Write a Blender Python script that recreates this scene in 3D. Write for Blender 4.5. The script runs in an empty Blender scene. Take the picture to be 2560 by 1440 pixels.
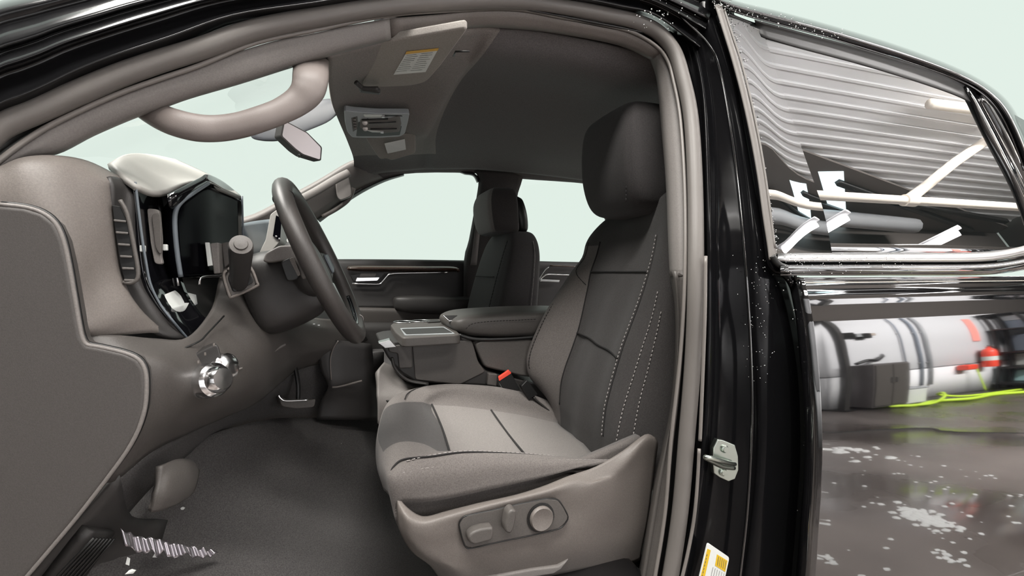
import bpy, bmesh, math, random
from mathutils import Vector, Matrix, Euler
random.seed(7)
SC = bpy.context.scene
COL = SC.collection
pi = math.pi
# ------------------------------------------------------------------ camera, world, lamps, exposure
EYE = Vector((0.0, 0.0, 1.40))          # truck frame: x to the tail, y into the cab, z up; metres
FPX = 1200.0
cam = bpy.data.cameras.new('camera'); camo = bpy.data.objects.new('camera', cam); COL.objects.link(camo)
cam.sensor_width = 36.0; cam.lens = 36.0 * FPX / 2560.0; cam.clip_start = 0.02; cam.clip_end = 200
camo.location = EYE
camo.rotation_euler = (math.radians(90 - 1.91), 0, -math.atan(0.35))
SC.camera = camo
SC.view_settings.view_transform = 'Standard'; SC.view_settings.look = 'None'
SC.view_settings.gamma = 1.0; SC.view_settings.exposure = 0.0; SC.view_settings.use_curve_mapping = False
W = bpy.data.worlds.new('backdrop'); SC.world = W; W.use_nodes = True
W.node_tree.nodes['Background'].inputs[0].default_value = (0.765, 0.87, 0.80, 1)
W.node_tree.nodes['Background'].inputs[1].default_value = 1.0
SC.cycles.max_bounces = 8; SC.cycles.diffuse_bounces = 4; SC.cycles.glossy_bounces = 4; SC.cycles.transparent_max_bounces = 12
SC.cycles.caustics_reflective = False; SC.cycles.caustics_refractive = False
def area_lamp(name, loc, rot, sx, sy, power, col=(1, .97, .92), spread=180):
    l = bpy.data.lights.new(name, 'AREA'); l.shape = 'RECTANGLE'; l.size = sx; l.size_y = sy; l.energy = power; l.color = col
    l.spread = math.radians(spread)
    o = bpy.data.objects.new(name, l); COL.objects.link(o); o.location = loc; o.rotation_euler = rot
    return o
area_lamp('bay_lamp_light', (-0.2, -0.55, 4.35), (math.radians(14), 0, 0), 2.6, .4, 215)
area_lamp('bay_lamp_light', (2.6, -2.4, 4.25), (math.radians(18), 0, 0), 3.2, .6, 70)
area_lamp('wall_fill_light', (7.8, 2.8, 4.6), (math.radians(-60), 0, 0), 6.0, .4, 1150, spread=100)  # added fill without a fixture, brightens the wall mirrored in the door
area_lamp('windscreen_side_lamp_light', (-1.6, 1.5, 4.4), (0, math.radians(-22), 0), .5, 1.8, 300)

# ------------------------------------------------------------------ pixels to points
RM = Euler(camo.rotation_euler).to_matrix()
def ray(px, py): return RM @ Vector(((px - 1280) / FPX, (720 - py) / FPX, -1.0))
def U(px, py, y): d = ray(px, py); return EYE + d * (y / d.y)
def UP(px, py, o, n): d = ray(px, py); n = Vector(n); return EYE + d * ((Vector(o) - EYE).dot(n) / d.dot(n))
def UX(px, py, x): d = ray(px, py); return EYE + d * (x / d.x)
def UZ(px, py, Z): d = ray(px, py); return EYE + d * (Z / d.z)
TUM = 0.28
def ybody(Z, off): return 0.80 + off + TUM * max(0.0, Z)
def UB(px, py, off=0.0):
    y = .9
    for _ in range(12):
        p = U(px, py, y); y = ybody(p.z - 1.4, off)
    return U(px, py, y)
def PX(px, y, Z):
    u = (px - 1280) / FPX
    return Vector((y * (u + .35) / (1 - .35 * u), y, 1.4 + Z))

# ------------------------------------------------------------------ mesh helpers
def cr(p0, p1, p2, p3, t):
    return 0.5 * ((2 * p1) + (p2 - p0) * t + (2 * p0 - 5 * p1 + 4 * p2 - p3) * t * t + (3 * p1 - p0 - 3 * p2 + p3) * t ** 3)
def spline(pts, n=6, closed=False):
    if n <= 1: return list(pts)
    out = []; m = len(pts)
    for i in range(m if closed else m - 1):
        g = (lambda k: pts[k % m]) if closed else (lambda k: pts[k] if 0 <= k < m else (2 * pts[0] - pts[1] if k < 0 else 2 * pts[-1] - pts[-2]))
        for s in range(n): out.append(cr(g(i - 1), g(i), g(i + 1), g(i + 2), s / n))
    if not closed: out.append(pts[-1].copy())
    return out
def link(name, me, mat, parent=None, smooth=True, bevel=0.0, solid=0.0, seg=2, label=None):
    if smooth:
        for p in me.polygons: p.use_smooth = True
    o = bpy.data.objects.new(name, me); COL.objects.link(o)
    for m in (mat if isinstance(mat, (list, tuple)) else [mat]): me.materials.append(m)
    if parent is not None:
        o.parent = parent
        if parent.parent is None: o.matrix_parent_inverse = Matrix.Translation(-parent.location)
    if solid:
        s = o.modifiers.new('solid', 'SOLIDIFY'); s.thickness = solid; s.offset = -1.0
    if bevel:
        b = o.modifiers.new('bevel', 'BEVEL'); b.width = bevel; b.segments = seg; b.limit_method = 'ANGLE'; b.angle_limit = math.radians(35)
        wn = o.modifiers.new('wn', 'WEIGHTED_NORMAL'); wn.keep_sharp = True
    if label: o['label'] = label
    return o
def thing(name, label, cat, loc, group=None):
    o = bpy.data.objects.new(name, None); COL.objects.link(o); o.location = loc; o.empty_display_size = .1
    o['label'] = label; o['category'] = cat; o['kind'] = 'thing'
    if group: o['group'] = group
    return o
def tag(o, label, cat, group=None, kind='thing'):
    o['label'] = label; o['category'] = cat; o['kind'] = kind
    if group: o['group'] = group
    return o
def structure(o, label=None):
    o['kind'] = 'structure'
    if label: o['label'] = label
    return o
def mesh(name, V, F):
    me = bpy.data.meshes.new(name); me.from_pydata([tuple(v) for v in V], [], F); me.update(); return me
def surf(name, rows, mat, parent=None, n=(5, 5), solid=.006, face=True, closed_u=False, matfn=None, label=None, bevel=0):
    """smooth sheet through a grid of points, turned to the viewer's side and given thickness behind"""
    if isinstance(n, int): n = (n, n)
    R = [spline(r, n[1], closed_u) for r in rows]
    cols = list(zip(*R)); C = [spline(list(c), n[0]) for c in cols]
    G = list(zip(*C)); nr, nc = len(G), len(G[0])
    V = [p for r in G for p in r]; F = []; mi = []
    for i in range(nr - 1):
        for j in range(nc if closed_u else nc - 1):
            k = (j + 1) % nc
            F.append((i * nc + j, i * nc + k, (i + 1) * nc + k, (i + 1) * nc + j))
            mi.append(matfn(i / n[0], j / n[1]) if matfn else 0)
    me = mesh(name, V, F)
    if face:
        s = 0
        for p in me.polygons: s += p.normal.dot(EYE - p.center) * p.area
        if s < 0: me.flip_normals()
    me.polygons.foreach_set('material_index', mi)
    return link(name, me, mat, parent, True, bevel, solid, label=label)
def tube(name, pts, r, mat, parent=None, n=6, seg=10, closed=False, ref=None, smooth_path=True, label=None, cap=True):
    """sweep an ellipse (r along ref, r2 across) along a path"""
    P = spline(pts, n, closed) if smooth_path else list(pts)
    m = len(P)
    def rad(i):
        if callable(r): q = r(i / max(1, m - 1))
        else: q = r
        return q if isinstance(q, tuple) else (q, q)
    V = []; F = []
    ref0 = Vector(ref) if ref is not None else None
    prev = None
    for i, p in enumerate(P):
        if closed: t = P[(i + 1) % m] - P[i - 1]
        else: t = P[min(i + 1, m - 1)] - P[max(i - 1, 0)]
        t.normalize()
        a = ref0 if ref0 is not None else (prev if prev is not None else (Vector((0, 0, 1)) if abs(t.z) < .9 else Vector((1, 0, 0))))
        a = a - t * a.dot(t)
        a.normalize(); prev = a; b = t.cross(a)
        ra, rb = rad(i)
        for k in range(seg):
            c = 2 * pi * k / seg
            V.append(p + a * math.cos(c) * ra + b * math.sin(c) * rb)
    for i in range(m if closed else m - 1):
        j = (i + 1) % m
        for k in range(seg):
            l = (k + 1) % seg
            F.append((i * seg + k, i * seg + l, j * seg + l, j * seg + k))
    if not closed and cap:
        F.append(tuple(reversed(range(seg)))); F.append(tuple((m - 1) * seg + k for k in range(seg)))
    return link(name, mesh(name, V, F), mat, parent, label=label)
def prism(name, outline, depth, mat, parent=None, bevel=.004, seg=3, label=None, smooth=True, mat_sides=None):
    """flat outline (points on one plane) pushed back along depth"""
    m = len(outline); V = list(outline) + [p + depth for p in outline]
    F = [tuple(range(m)), tuple(reversed(range(m, 2 * m)))] + [(i, i + m, (i + 1) % m + m, (i + 1) % m) for i in range(m)]
    me = mesh(name, V, F); bm = bmesh.new(); bm.from_mesh(me); bmesh.ops.recalc_face_normals(bm, faces=bm.faces); bm.to_mesh(me); bm.free()
    return link(name, me, mat, parent, smooth and bevel > 0, bevel, 0, seg, label=label)
def Upoly(pts, y): return [U(a, b, y) for a, b in pts]
def rounded(pts, r, n=4):
    """round the corners of a closed polygon"""
    out = []; m = len(pts)
    for i in range(m):
        p, a, b = pts[i], pts[i - 1], pts[(i + 1) % m]
        da, db = a - p, b - p; ra = min(r, da.length * .45); rb = min(r, db.length * .45)
        A = p + da.normalized() * ra; B = p + db.normalized() * rb
        for k in range(n + 1):
            t = k / n; out.append(A * (1 - t) ** 2 + p * 2 * t * (1 - t) + B * t * t)
    return out
def rbox(name, c, size, mat, parent=None, rot=(0, 0, 0), bevel=.005, seg=3, label=None):
    bm = bmesh.new(); bmesh.ops.create_cube(bm, size=1)
    M = Matrix.Translation(Vector(c)) @ Euler(rot).to_matrix().to_4x4() @ Matrix.Diagonal((*size, 1))
    bmesh.ops.transform(bm, matrix=M, verts=bm.verts)
    me = bpy.data.meshes.new(name); bm.to_mesh(me); bm.free()
    return link(name, me, mat, parent, True, bevel, 0, seg, label=label)
def lathe(name, o, axis, prof, mat, parent=None, seg=28, label=None):
    axis = Vector(axis).normalized(); a = axis.orthogonal().normalized(); b = axis.cross(a)
    V = []; F = []; o = Vector(o)
    for r, h in prof:
        for k in range(seg):
            c = 2 * pi * k / seg; V.append(o + axis * h + (a * math.cos(c) + b * math.sin(c)) * max(r, 1e-5))
    for i in range(len(prof) - 1):
        for k in range(seg):
            l = (k + 1) % seg; F.append((i * seg + k, i * seg + l, (i + 1) * seg + l, (i + 1) * seg + k))
    F.append(tuple(reversed(range(seg)))); F.append(tuple((len(prof) - 1) * seg + k for k in range(seg)))
    me = mesh(name, V, F); bm = bmesh.new(); bm.from_mesh(me); bmesh.ops.recalc_face_normals(bm, faces=bm.faces); bm.to_mesh(me); bm.free()
    o2 = link(name, me, mat, parent, True, label=label)
    e = o2.modifiers.new('split', 'EDGE_SPLIT'); e.split_angle = math.radians(40)
    return o2
def loft(name, rings, mat, parent=None, n=(4, 3), label=None, matfn=None):
    """closed body from a stack of closed rings, ends drawn in to a point"""
    if isinstance(n, int): n = (n, n)
    R = [spline(r, n[1], True) for r in rings]; cols = list(zip(*R)); C = [spline(list(c), n[0]) for c in cols]
    G = [list(r) for r in zip(*C)]; nr, nc = len(G), len(G[0])
    V = [p for r in G for p in r]; F = []; mi = []
    for i in range(nr - 1):
        for j in range(nc):
            k = (j + 1) % nc; F.append((i * nc + j, i * nc + k, (i + 1) * nc + k, (i + 1) * nc + j)); mi.append(matfn(i / n[0], j / n[1]) if matfn else 0)
    for e in (0, nr - 1):
        c = sum(G[e], Vector()) / nc; V.append(c); q = len(V) - 1
        for j in range(nc): F.append((e * nc + j, e * nc + (j + 1) % nc, q)); mi.append(0)
    me = mesh(name, V, F); me.polygons.foreach_set('material_index', mi)
    bm = bmesh.new(); bm.from_mesh(me); bmesh.ops.recalc_face_normals(bm, faces=bm.faces); bm.to_mesh(me); bm.free()
    return link(name, me, mat, parent, True, label=label)
def ring(c, hx, hy, k=12, e=.5, rot=0.0, ax=Vector((1, 0, 0)), ay=Vector((0, 1, 0))):
    out = []
    for i in range(k):
        a = 2 * pi * i / k; ca, sa = math.cos(a), math.sin(a)
        out.append(Vector(c) + ax * hx * math.copysign(abs(ca) ** e, ca) + ay * hy * math.copysign(abs(sa) ** e, sa))
    return out
def stitch(name, pts, mat, parent, r=.0012, dash=.007, gap=.004, n=10):
    P = spline(pts, n); V = []; F = []
    L = [0.0]
    for i in range(1, len(P)): L.append(L[-1] + (P[i] - P[i - 1]).length)
    def at(s):
        for i in range(1, len(P)):
            if L[i] >= s:
                t = (s - L[i - 1]) / max(1e-9, L[i] - L[i - 1]); return P[i - 1].lerp(P[i], t)
        return P[-1]
    s = 0
    while s + dash < L[-1]:
        A, B = at(s), at(s + dash); t = (B - A).normalized(); a = t.orthogonal().normalized(); b = t.cross(a); q = len(V)
        for p in (A, B):
            for k in range(5):
                c = 2 * pi * k / 5; V.append(p + (a * math.cos(c) + b * math.sin(c)) * r)
        for k in range(5): F.append((q + k, q + (k + 1) % 5, q + 5 + (k + 1) % 5, q + 5 + k))
        F.append(tuple(q + k for k in reversed(range(5)))); F.append(tuple(q + 5 + k for k in range(5)))
        s += dash + gap
    return link(name, mesh(name, V, F), mat, parent)
# ------------------------------------------------------------------ materials
def srgb(r, g, b):
    f = lambda c: (c / 255 / 12.92) if c <= 10 else ((c / 255 + .055) / 1.055) ** 2.4
    return (f(r), f(g), f(b), 1)
def mat(name, col, rough=.6, metal=0.0, ior=1.45, grain=0, grain_scale=900, emit=0, spec=.5, coat=0, var=0, sheen=0):
    m = bpy.data.materials.new(name); m.use_nodes = True; N = m.node_tree.nodes; L = m.node_tree.links
    b = N['Principled BSDF']; b.inputs['Base Color'].default_value = (*col[:3], 1); b.inputs['Roughness'].default_value = rough
    b.inputs['Metallic'].default_value = metal; b.inputs['IOR'].default_value = ior; b.inputs['Specular IOR Level'].default_value = spec
    b.inputs['Coat Weight'].default_value = coat; b.inputs['Coat Roughness'].default_value = .02
    b.inputs['Sheen Weight'].default_value = sheen
    if emit: b.inputs['Emission Color'].default_value = (*col[:3], 1); b.inputs['Emission Strength'].default_value = emit
    tc = N.new('ShaderNodeTexCoord')
    if grain:
        t = N.new('ShaderNodeTexNoise'); t.inputs['Scale'].default_value = grain_scale; t.inputs['Detail'].default_value = 2
        bp = N.new('ShaderNodeBump'); bp.inputs['Strength'].default_value = grain; bp.inputs['Distance'].default_value = .001
        L.new(tc.outputs['Object'], t.inputs['Vector']); L.new(t.outputs['Fac'], bp.inputs['Height']); L.new(bp.outputs['Normal'], b.inputs['Normal'])
    if var:
        t2 = N.new('ShaderNodeTexNoise'); t2.inputs['Scale'].default_value = 420; t2.inputs['Detail'].default_value = 3
        r = N.new('ShaderNodeValToRGB'); r.color_ramp.elements[0].position = .3; r.color_ramp.elements[1].position = .7
        r.color_ramp.elements[0].color = (*[c * (1 - var) for c in col[:3]], 1); r.color_ramp.elements[1].color = (*[min(1, c * (1 + var)) for c in col[:3]], 1)
        L.new(tc.outputs['Object'], t2.inputs['Vector']); L.new(t2.outputs['Fac'], r.inputs['Fac']); L.new(r.outputs['Color'], b.inputs['Base Color'])
    return m
M = {}
M['paint'] = mat('black_paint', (.004, .004, .0045), .03, ior=2.1)
M['jamb'] = mat('black_jamb_paint', (.004, .004, .0045), .10, ior=1.3, spec=.18)
M['shroud'] = mat('column_plastic', (.022, .020, .019), .5, grain=.2)
M['glass_dark'] = mat('privacy_glass', (.006, .007, .007), .0, ior=2.7)
M['paint_soft'] = mat('black_roof_paint', (.006, .006, .0065), .14, ior=1.45)
M['visor'] = mat('visor_fabric', (.27, .25, .23), .85, grain=.4, grain_scale=1500, var=.15)
M['film'] = mat('crumpled_film', (.32, .30, .32), .2, metal=.8)
M['bezel'] = mat('pale_bezel_plastic', (.32, .34, .35), .45)
M['housing'] = mat('sensor_housing_plastic', (.05, .053, .06), .4)
M['knee'] = mat('knee_plastic', (.06, .054, .05), .5, grain=.25, var=.12)
M['wet'] = mat('wet_black_film', (.01, .01, .01), .12, ior=1.6, grain=1.0, grain_scale=60)
M['cover'] = mat('cover_plastic', (.055, .05, .047), .55, grain=.25, var=.12)
M['rubber'] = mat('grey_rubber_seal', (.125, .115, .107), .45, grain=.15)
M['rubber_dark'] = mat('dark_rubber', (.012, .012, .012), .5)
M['rubber_light'] = mat('pale_rubber_lip', (.15, .137, .127), .35)
M['plastic'] = mat('grey_moulded_plastic', (.13, .115, .105), .5, grain=.25, var=.12)
M['plastic_mid'] = mat('mid_grey_plastic', (.075, .068, .063), .5, grain=.25, var=.12)
M['plastic_dark'] = mat('dark_grey_plastic', (.028, .026, .025), .5, grain=.2)
M['plastic_black'] = mat('black_plastic', (.008, .008, .008), .4)
M['gloss_black'] = mat('piano_black', (.004, .004, .005), .05, ior=1.5)
M['screen'] = mat('dark_screen', (.002, .002, .003), .15, ior=1.2, spec=.03)
M['trim'] = mat('grey_pillar_trim', (.15, .138, .13), .6, grain=.2, var=.1)
M['trim_pink'] = mat('warm_grey_handle_trim', (.165, .142, .132), .5, grain=.2)
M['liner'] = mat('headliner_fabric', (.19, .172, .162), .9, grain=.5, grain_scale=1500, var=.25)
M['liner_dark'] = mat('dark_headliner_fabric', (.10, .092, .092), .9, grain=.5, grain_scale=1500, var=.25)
M['cloth'] = mat('dark_seat_cloth', (.04, .0365, .0355), .9, grain=.6, grain_scale=1400, var=.3, sheen=.1)
M['cloth_dark'] = mat('shaded_seat_cloth', (.03, .027, .027), .9, grain=.6, grain_scale=1400, var=.3, sheen=.1)  # darker copy of the seat cloth, shade of the less lit seat in its colour
M['cloth_bolster'] = mat('lit_bolster_cloth', (.11, .098, .092), .85, grain=.6, grain_scale=1400, var=.25, sheen=.1)  # paler copy of the seat cloth, mostly carrying the light on the bolsters
M['cloth_lit'] = mat('lit_seat_cloth', (.15, .138, .13), .8, grain=.6, grain_scale=1400, var=.2, sheen=.1)  # palest copy, light on the cushion insert put into the colour
M['carpet'] = mat('floor_carpet', (.05, .047, .046), .95, grain=.9, grain_scale=700, var=.4)
M['thread'] = mat('pale_thread', (.30, .28, .27), .7)
M['thread_dark'] = mat('dark_seam', (.012, .011, .011), .9)
M['chrome'] = mat('chrome', (.8, .8, .81), .16, metal=1)
M['satin'] = mat('satin_silver', (.5, .5, .5), .3, metal=1)
M['steel'] = mat('zinc_steel', (.42, .46, .42), .25, metal=1)
M['wood'] = mat('dark_wood_trim', (.05, .026, .016), .2, var=.5, coat=.5)
M['red'] = mat('red_plastic', (.75, .07, .04), .4)
M['white'] = mat('white_label', (.62, .64, .62), .5)
M['yellow'] = mat('yellow_label', (.62, .40, .01), .5)
M['orange'] = mat('orange_label_band', (.65, .38, .06), .5)
M['ink'] = mat('printed_ink', (.10, .10, .10), .6)
M['mirror'] = mat('mirror_glass', (.62, .57, .58), .45, metal=1)
M['blue_grey'] = mat('blue_grey_plastic', (.10, .115, .13), .45)
M['leather'] = mat('wheel_leather', (.035, .031, .029), .42, grain=.3, grain_scale=1200)
M['dash_top'] = mat('dash_top_vinyl', (.30, .29, .27), .5, grain=.2)
def pane_mat(name, tint, refl):
    m = bpy.data.materials.new(name); m.use_nodes = True; N = m.node_tree.nodes; L = m.node_tree.links
    N.remove(N['Principled BSDF']); o = N['Material Output']
    t = N.new('ShaderNodeBsdfTransparent'); t.inputs[0].default_value = (*tint, 1)
    g = N.new('ShaderNodeBsdfGlossy'); g.inputs['Roughness'].default_value = 0
    f = N.new('ShaderNodeFresnel'); f.inputs[0].default_value = 1.03
    mx = N.new('ShaderNodeMixShader'); L.new(f.outputs[0], mx.inputs[0]); L.new(t.outputs[0], mx.inputs[1]); L.new(g.outputs[0], mx.inputs[2]); L.new(mx.outputs[0], o.inputs[0])
    return m
M['pane'] = pane_mat('clear_window_glass', (.985, .99, .985), 1)
# ================================================================== TRUCK SHELL
truck = thing('pickup_truck', 'glossy black pickup truck body around the open front door, wet with drops', 'truck', (0.7, 1.6, 0))
bulb_px = [(-60,370),(0,318),(100,274),(200,230),(300,188),(400,153),(500,122),(640,74),(800,42),(960,17),(1100,6),(1280,2),(1400,16),(1500,34),(1580,52),(1640,78),(1684,128),(1708,200),(1728,300),(1738,480),(1739,700),(1732,900),(1716,1100),(1700,1280),(1676,1440),(1655,1540)]
lip_px = [(-60,460),(0,400),(100,328),(200,277),(300,233),(400,197),(500,163),(640,107),(800,73),(960,40),(1100,28),(1280,22),(1400,42),(1500,60),(1580,80),(1640,115),(1668,150),(1683,200),(1701,300),(1712,480),(1712,700),(1700,900),(1678,1100),(1663,1280),(1638,1440),(1618,1540)]
bulb = [UB(a, b, .05) for a, b in bulb_px]
tube('door_seal', bulb, .0175, M['rubber'], truck, n=6, seg=14)
tube('seal_lip', [UB(a, b, .062) for a, b in lip_px], .0042, M['rubber_light'], truck, n=6, seg=8)
# dark recess between bulb and lip
surf('seal_channel', [[UB(a, b, .072) for a, b in lip_px], [UB((a + c) / 2, (b + d) / 2, .085) for (a, b), (c, d) in zip(lip_px, bulb_px)], [UB(a, b, .07) for a, b in bulb_px]], M['rubber_dark'], truck, n=(2, 5), solid=.004)
# black roof side / front pillar outside the seal
outer_px = [(-60,30),(0,8),(40,-2),(80,-10),(115,-16),(200,-35),(300,-60),(440,-80),(600,-110),(800,-140),(1000,-155),(1250,-150),(1450,-110),(1640,-55),(1790,-8)]
inner_px = [(-60,330),(0,285),(60,262),(115,237),(200,195),(300,155),(440,108),(600,50),(800,20),(1000,-8),(1250,-16),(1450,8),(1560,28),(1640,48),(1745,130)]
rows = []
for t, off in ((-.06, .055), (.04, .03), (.10, .015), (.16, .022), (.34, .03), (.40, .005), (.44, .0), (.50, .012), (.54, .024), (.60, .008), (.70, .012), (.80, .03), (.92, .02), (1.0, .05), (1.02, .12)):
    rows.append([UB(a + (c - a) * t, b + (d - b) * t, off) for (a, b), (c, d) in zip(inner_px, outer_px)])
surf('roof_side', rows, M['paint_soft'], truck, n=(3, 5), solid=.004)
rbox('rocker_panel', (0, .93, .62), (1.3, .14, .2), M['paint'], truck, bevel=.03)
# rear door pillar jamb
def jrow(py, l):  return [UB(a, py, o) for a, o in l]
jam = []
for py, xs in ((-10, (1640,1668,1692,1705,1735,1765,1800,1830)), (60, (1660,1690,1716,1733,1752,1775,1806,1840)), (130, (1705,1725,1742,1756,1776,1800,1820,1860)), (250, (1738,1752,1762,1778,1812,1836,1845,1880)),
               (450, (1752,1760,1772,1795,1844,1866,1876,1915)), (650, (1755,1764,1774,1800,1862,1886,1912,1960)), (850, (1752,1762,1773,1805,1872,1900,1960,2010)),
               (1000, (1742,1756,1770,1802,1880,1905,1970,2035)), (1150, (1730,1742,1757,1795,1878,1903,1968,2040)), (1300, (1715,1722,1735,1782,1864,1890,1955,2035)), (1440, (1695,1700,1712,1760,1845,1872,1940,2025)), (1540, (1680,1685,1695,1745,1830,1858,1925,2010))):
    jam.append([UB(x, py, o) for x, o in zip(xs, (.058, .045, .03, .045, .035, .02, .02, .035))])
surf('pillar_jamb', jam, M['jamb'], truck, n=(5, 4), solid=.004)
tube('jamb_bead', [UB(a, b, .022) for a, b in ((1764,640),(1763,760),(1760,860),(1756,960),(1752,1060),(1750,1102))], .0038, M['rubber_light'], truck)
tube('jamb_bead', [UB(a, b, .022) for a, b in ((1748,1122),(1744,1200),(1736,1290),(1722,1370),(1705,1445),(1690,1500))], .0036, M['rubber_light'], truck)
tube('jamb_flange', [UB(a, b, .012) for a, b in ((1700,40),(1770,110),(1800,180),(1830,350),(1850,520),(1866,700),(1876,860),(1880,1000),(1878,1100),(1872,1220),(1864,1320),(1850,1440),(1840,1520))], (.003, .0035), M['paint'], truck)
# striker
sp = [(1795,1098),(1808,1100),(1838,1112),(1846,1140),(1847,1175),(1838,1198),(1822,1204),(1800,1194),(1786,1184),(1783,1150),(1784,1120)]
st = prism('door_striker', Upoly(sp, .815), Vector((0, .012, 0)), M['steel'], truck, bevel=.002, label='zinc plated door striker plate')
for q in ((1811,1122), (1807,1180)):
    c = U(*q, .814); lathe('striker_bolt', c, (0, -1, 0), [(.0, -.002), (.0085, -.002), (.0085, .002), (.006, .0035), (.006, .005), (.0, .005)], M['steel'], st)
tube('striker_loop', [U(1836, 1160, .81), U(1822, 1158, .79), U(1800, 1152, .765), U(1775, 1145, .755), U(1764, 1143, .757), U(1778, 1152, .765), U(1806, 1166, .79), U(1834, 1170, .81)], .0052, M['steel'], st, n=5)
# tyre pressure and certification label
lp = [(1770,1357),(1824,1394),(1812,1450),(1798,1520),(1735,1520),(1748,1450)]
lb = prism('certification_label', rounded(Upoly(lp, .812), .006), Vector((0, .004, 0)), M['white'], truck, bevel=.0006, seg=1, label='white label with yellow panels')
prism('yellow_band', Upoly([(1769,1372),(1777,1376),(1758,1460),(1744,1520),(1737,1516),(1750,1450)], .8113), Vector((0, .001, 0)), M['yellow'], lb, bevel=0)
prism('yellow_panel', Upoly([(1793,1386),(1819,1402),(1813,1430),(1788,1414)], .8113), Vector((0, .001, 0)), M['yellow'], lb, bevel=0)
V = []; F = []
def bar(a, b, w, y):
    A, B = U(*a, y), U(*b, y); n = (B - A).normalized().cross(Vector((0, 1, 0))) * w; q = len(V)
    V.extend([A + n, B + n, B - n, A - n]); F.append((q, q + 1, q + 2, q + 3))
for k in range(5): bar((1797 + k * 4.6, 1392 + k * 2.6), (1793.5 + k * 4.6, 1414 + k * 2.6), .0006, .8108)
for k in range(6): bar((1783 + k * 5.5, 1418 + k * 3.0), (1776 + k * 5.5, 1450 + k * 3), .0004, .8113)
for k in range(8): bar((1768 - k * 1.9, 1386 + k * 8.5), (1767 - k * 1.9, 1391 + k * 8.5), .0010, .8108)
link('label_print', mesh('label_print', V, F), M['ink'], lb)
# inner trims round the opening
top_in = [(60,390),(140,385),(235,338),(330,297),(400,272),(475,245),(600,208),(720,170),(820,140),(900,119),(978,99)]
top_out = [(-10,425),(70,352),(160,302),(260,256),(350,220),(430,193),(560,142),(680,104),(790,82),(880,62),(974,46)]
surf('front_pillar_trim', [[UB(a, b, .066) for a, b in top_out], [UB(a * .5 + c * .5, b * .5 + d * .5, .075) for (a, b), (c, d) in zip(top_out, top_in)], [UB(a, b, .10) for a, b in top_in], [UB(a, b + 1, .17) for a, b in top_in]], M['trim'], truck, n=(4, 5), solid=.004)
r_in = [(978,99),(1100,82),(1195,68),(1300,72),(1400,84),(1545,112),(1630,150)]
r_out = [(974,46),(1100,36),(1195,28),(1300,28),(1400,46),(1560,76),(1655,130)]
surf('roof_rail_trim', [[UB(a, b, .066) for a, b in r_out], [UB(a * .5 + c * .5, b * .5 + d * .5, .08) for (a, b), (c, d) in zip(r_out, r_in)], [UB(a, b, .11) for a, b in r_in], [UB(a, b + 2, .2) for a, b in r_in]], M['plastic'], truck, n=(4, 5), solid=.004)
b_out = [(1640,118),(1676,170),(1690,230),(1704,320),(1712,450),(1714,600),(1714,690)]
b_in = [(1622,140),(1640,185),(1648,240),(1655,320),(1666,450),(1672,600),(1676,690)]
surf('pillar_trim', [[UB(a, b, .07) for a, b in b_out], [UB(a * .5 + c * .5, b * .5 + d * .5, .085) for (a, b), (c, d) in zip(b_out, b_in)], [UB(a, b, .12) for a, b in b_in], [UB(a - 2, b, .2) for a, b in b_in]], M['trim'], truck, n=(4, 5), solid=.004)
b_out = [(1714,678),(1710,800),(1700,920),(1690,1020),(1678,1120),(1662,1300),(1640,1440),(1622,1540)]
b_in = [(1678,678),(1690,760),(1692,860),(1684,980),(1668,1080),(1640,1200),(1606,1400),(1585,1520)]
surf('pillar_lower_trim', [[UB(a, b, .07) for a, b in b_out], [UB(a * .5 + c * .5, b * .5 + d * .5, .085) for (a, b), (c, d) in zip(b_out, b_in)], [UB(a, b, .12) for a, b in b_in], [UB(a - 14, b, .45) for a, b in b_in]], M['plastic_mid'], truck, n=(4, 5), solid=.004)
# ---- headliner: fore part low, rear part raised behind a curved step
Zl, Zh = .475, .505
H = [  # rows near -> far ; columns front header -> rear
 [UB(820,138,.10), UB(900,117,.11), UB(1000,100,.12), UB(1120,84,.12), UB(1205,72,.13), UB(1250,76,.13), UB(1330,80,.13), UB(1450,100,.13), UB(1600,135,.13), UB(1760,200,.13)],
 [U(822,200,1.22), U(880,190,1.22), U(960,175,1.22), U(1060,158,1.22), U(1165,150,1.22), U(1205,140,1.22), U(1300,150,1.22), U(1420,170,1.22), U(1560,205,1.22), U(1740,260,1.22)],
 [U(832,262,1.48), U(870,250,1.48), U(930,240,1.48), U(1020,232,1.48), U(1108,250,1.48), U(1150,205,1.48), U(1260,215,1.48), U(1400,235,1.48), U(1520,270,1.48), U(1700,320,1.48)],
 [U(848,305,1.72), U(870,300,1.72), U(920,310,1.72), U(1000,318,1.72), U(1070,330,1.72), U(1112,275,1.72), U(1240,285,1.72), U(1380,305,1.72), U(1500,330,1.72), U(1660,380,1.72)],
 [U(868,352,2.0), U(890,350,2.0), U(940,356,2.0), U(1010,352,2.0), U(1060,348,2.0), U(1090,340,2.0), U(1220,350,2.0), U(1360,370,2.0), U(1490,390,2.0), U(1620,425,2.0)],
 [U(884,398,2.24), U(905,396,2.24), U(950,394,2.24), U(1010,394,2.24), U(1060,392,2.24), U(1090,392,2.24), U(1200,396,2.24), U(1340,412,2.24), U(1480,430,2.24), U(1600,455,2.24)],
 [U(884,432,2.36), U(915,440,2.36), U(960,432,2.36), U(1010,428,2.36), U(1060,424,2.36), U(1090,424,2.36), U(1190,424,2.36), U(1330,436,2.36), U(1480,455,2.36), U(1600,480,2.36)]]
H = [[(EYE + (p - EYE) * (1 if (j < 5 or i == 0) else .965)) for j, p in enumerate(r)] for i, r in enumerate(H)]
hl = surf('headliner', H, [M['liner'], M['liner_dark']], truck, n=(6, 6), solid=.012, matfn=lambda i, j: 1 if j > 4.99 or i > 4.8 else 0)
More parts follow.
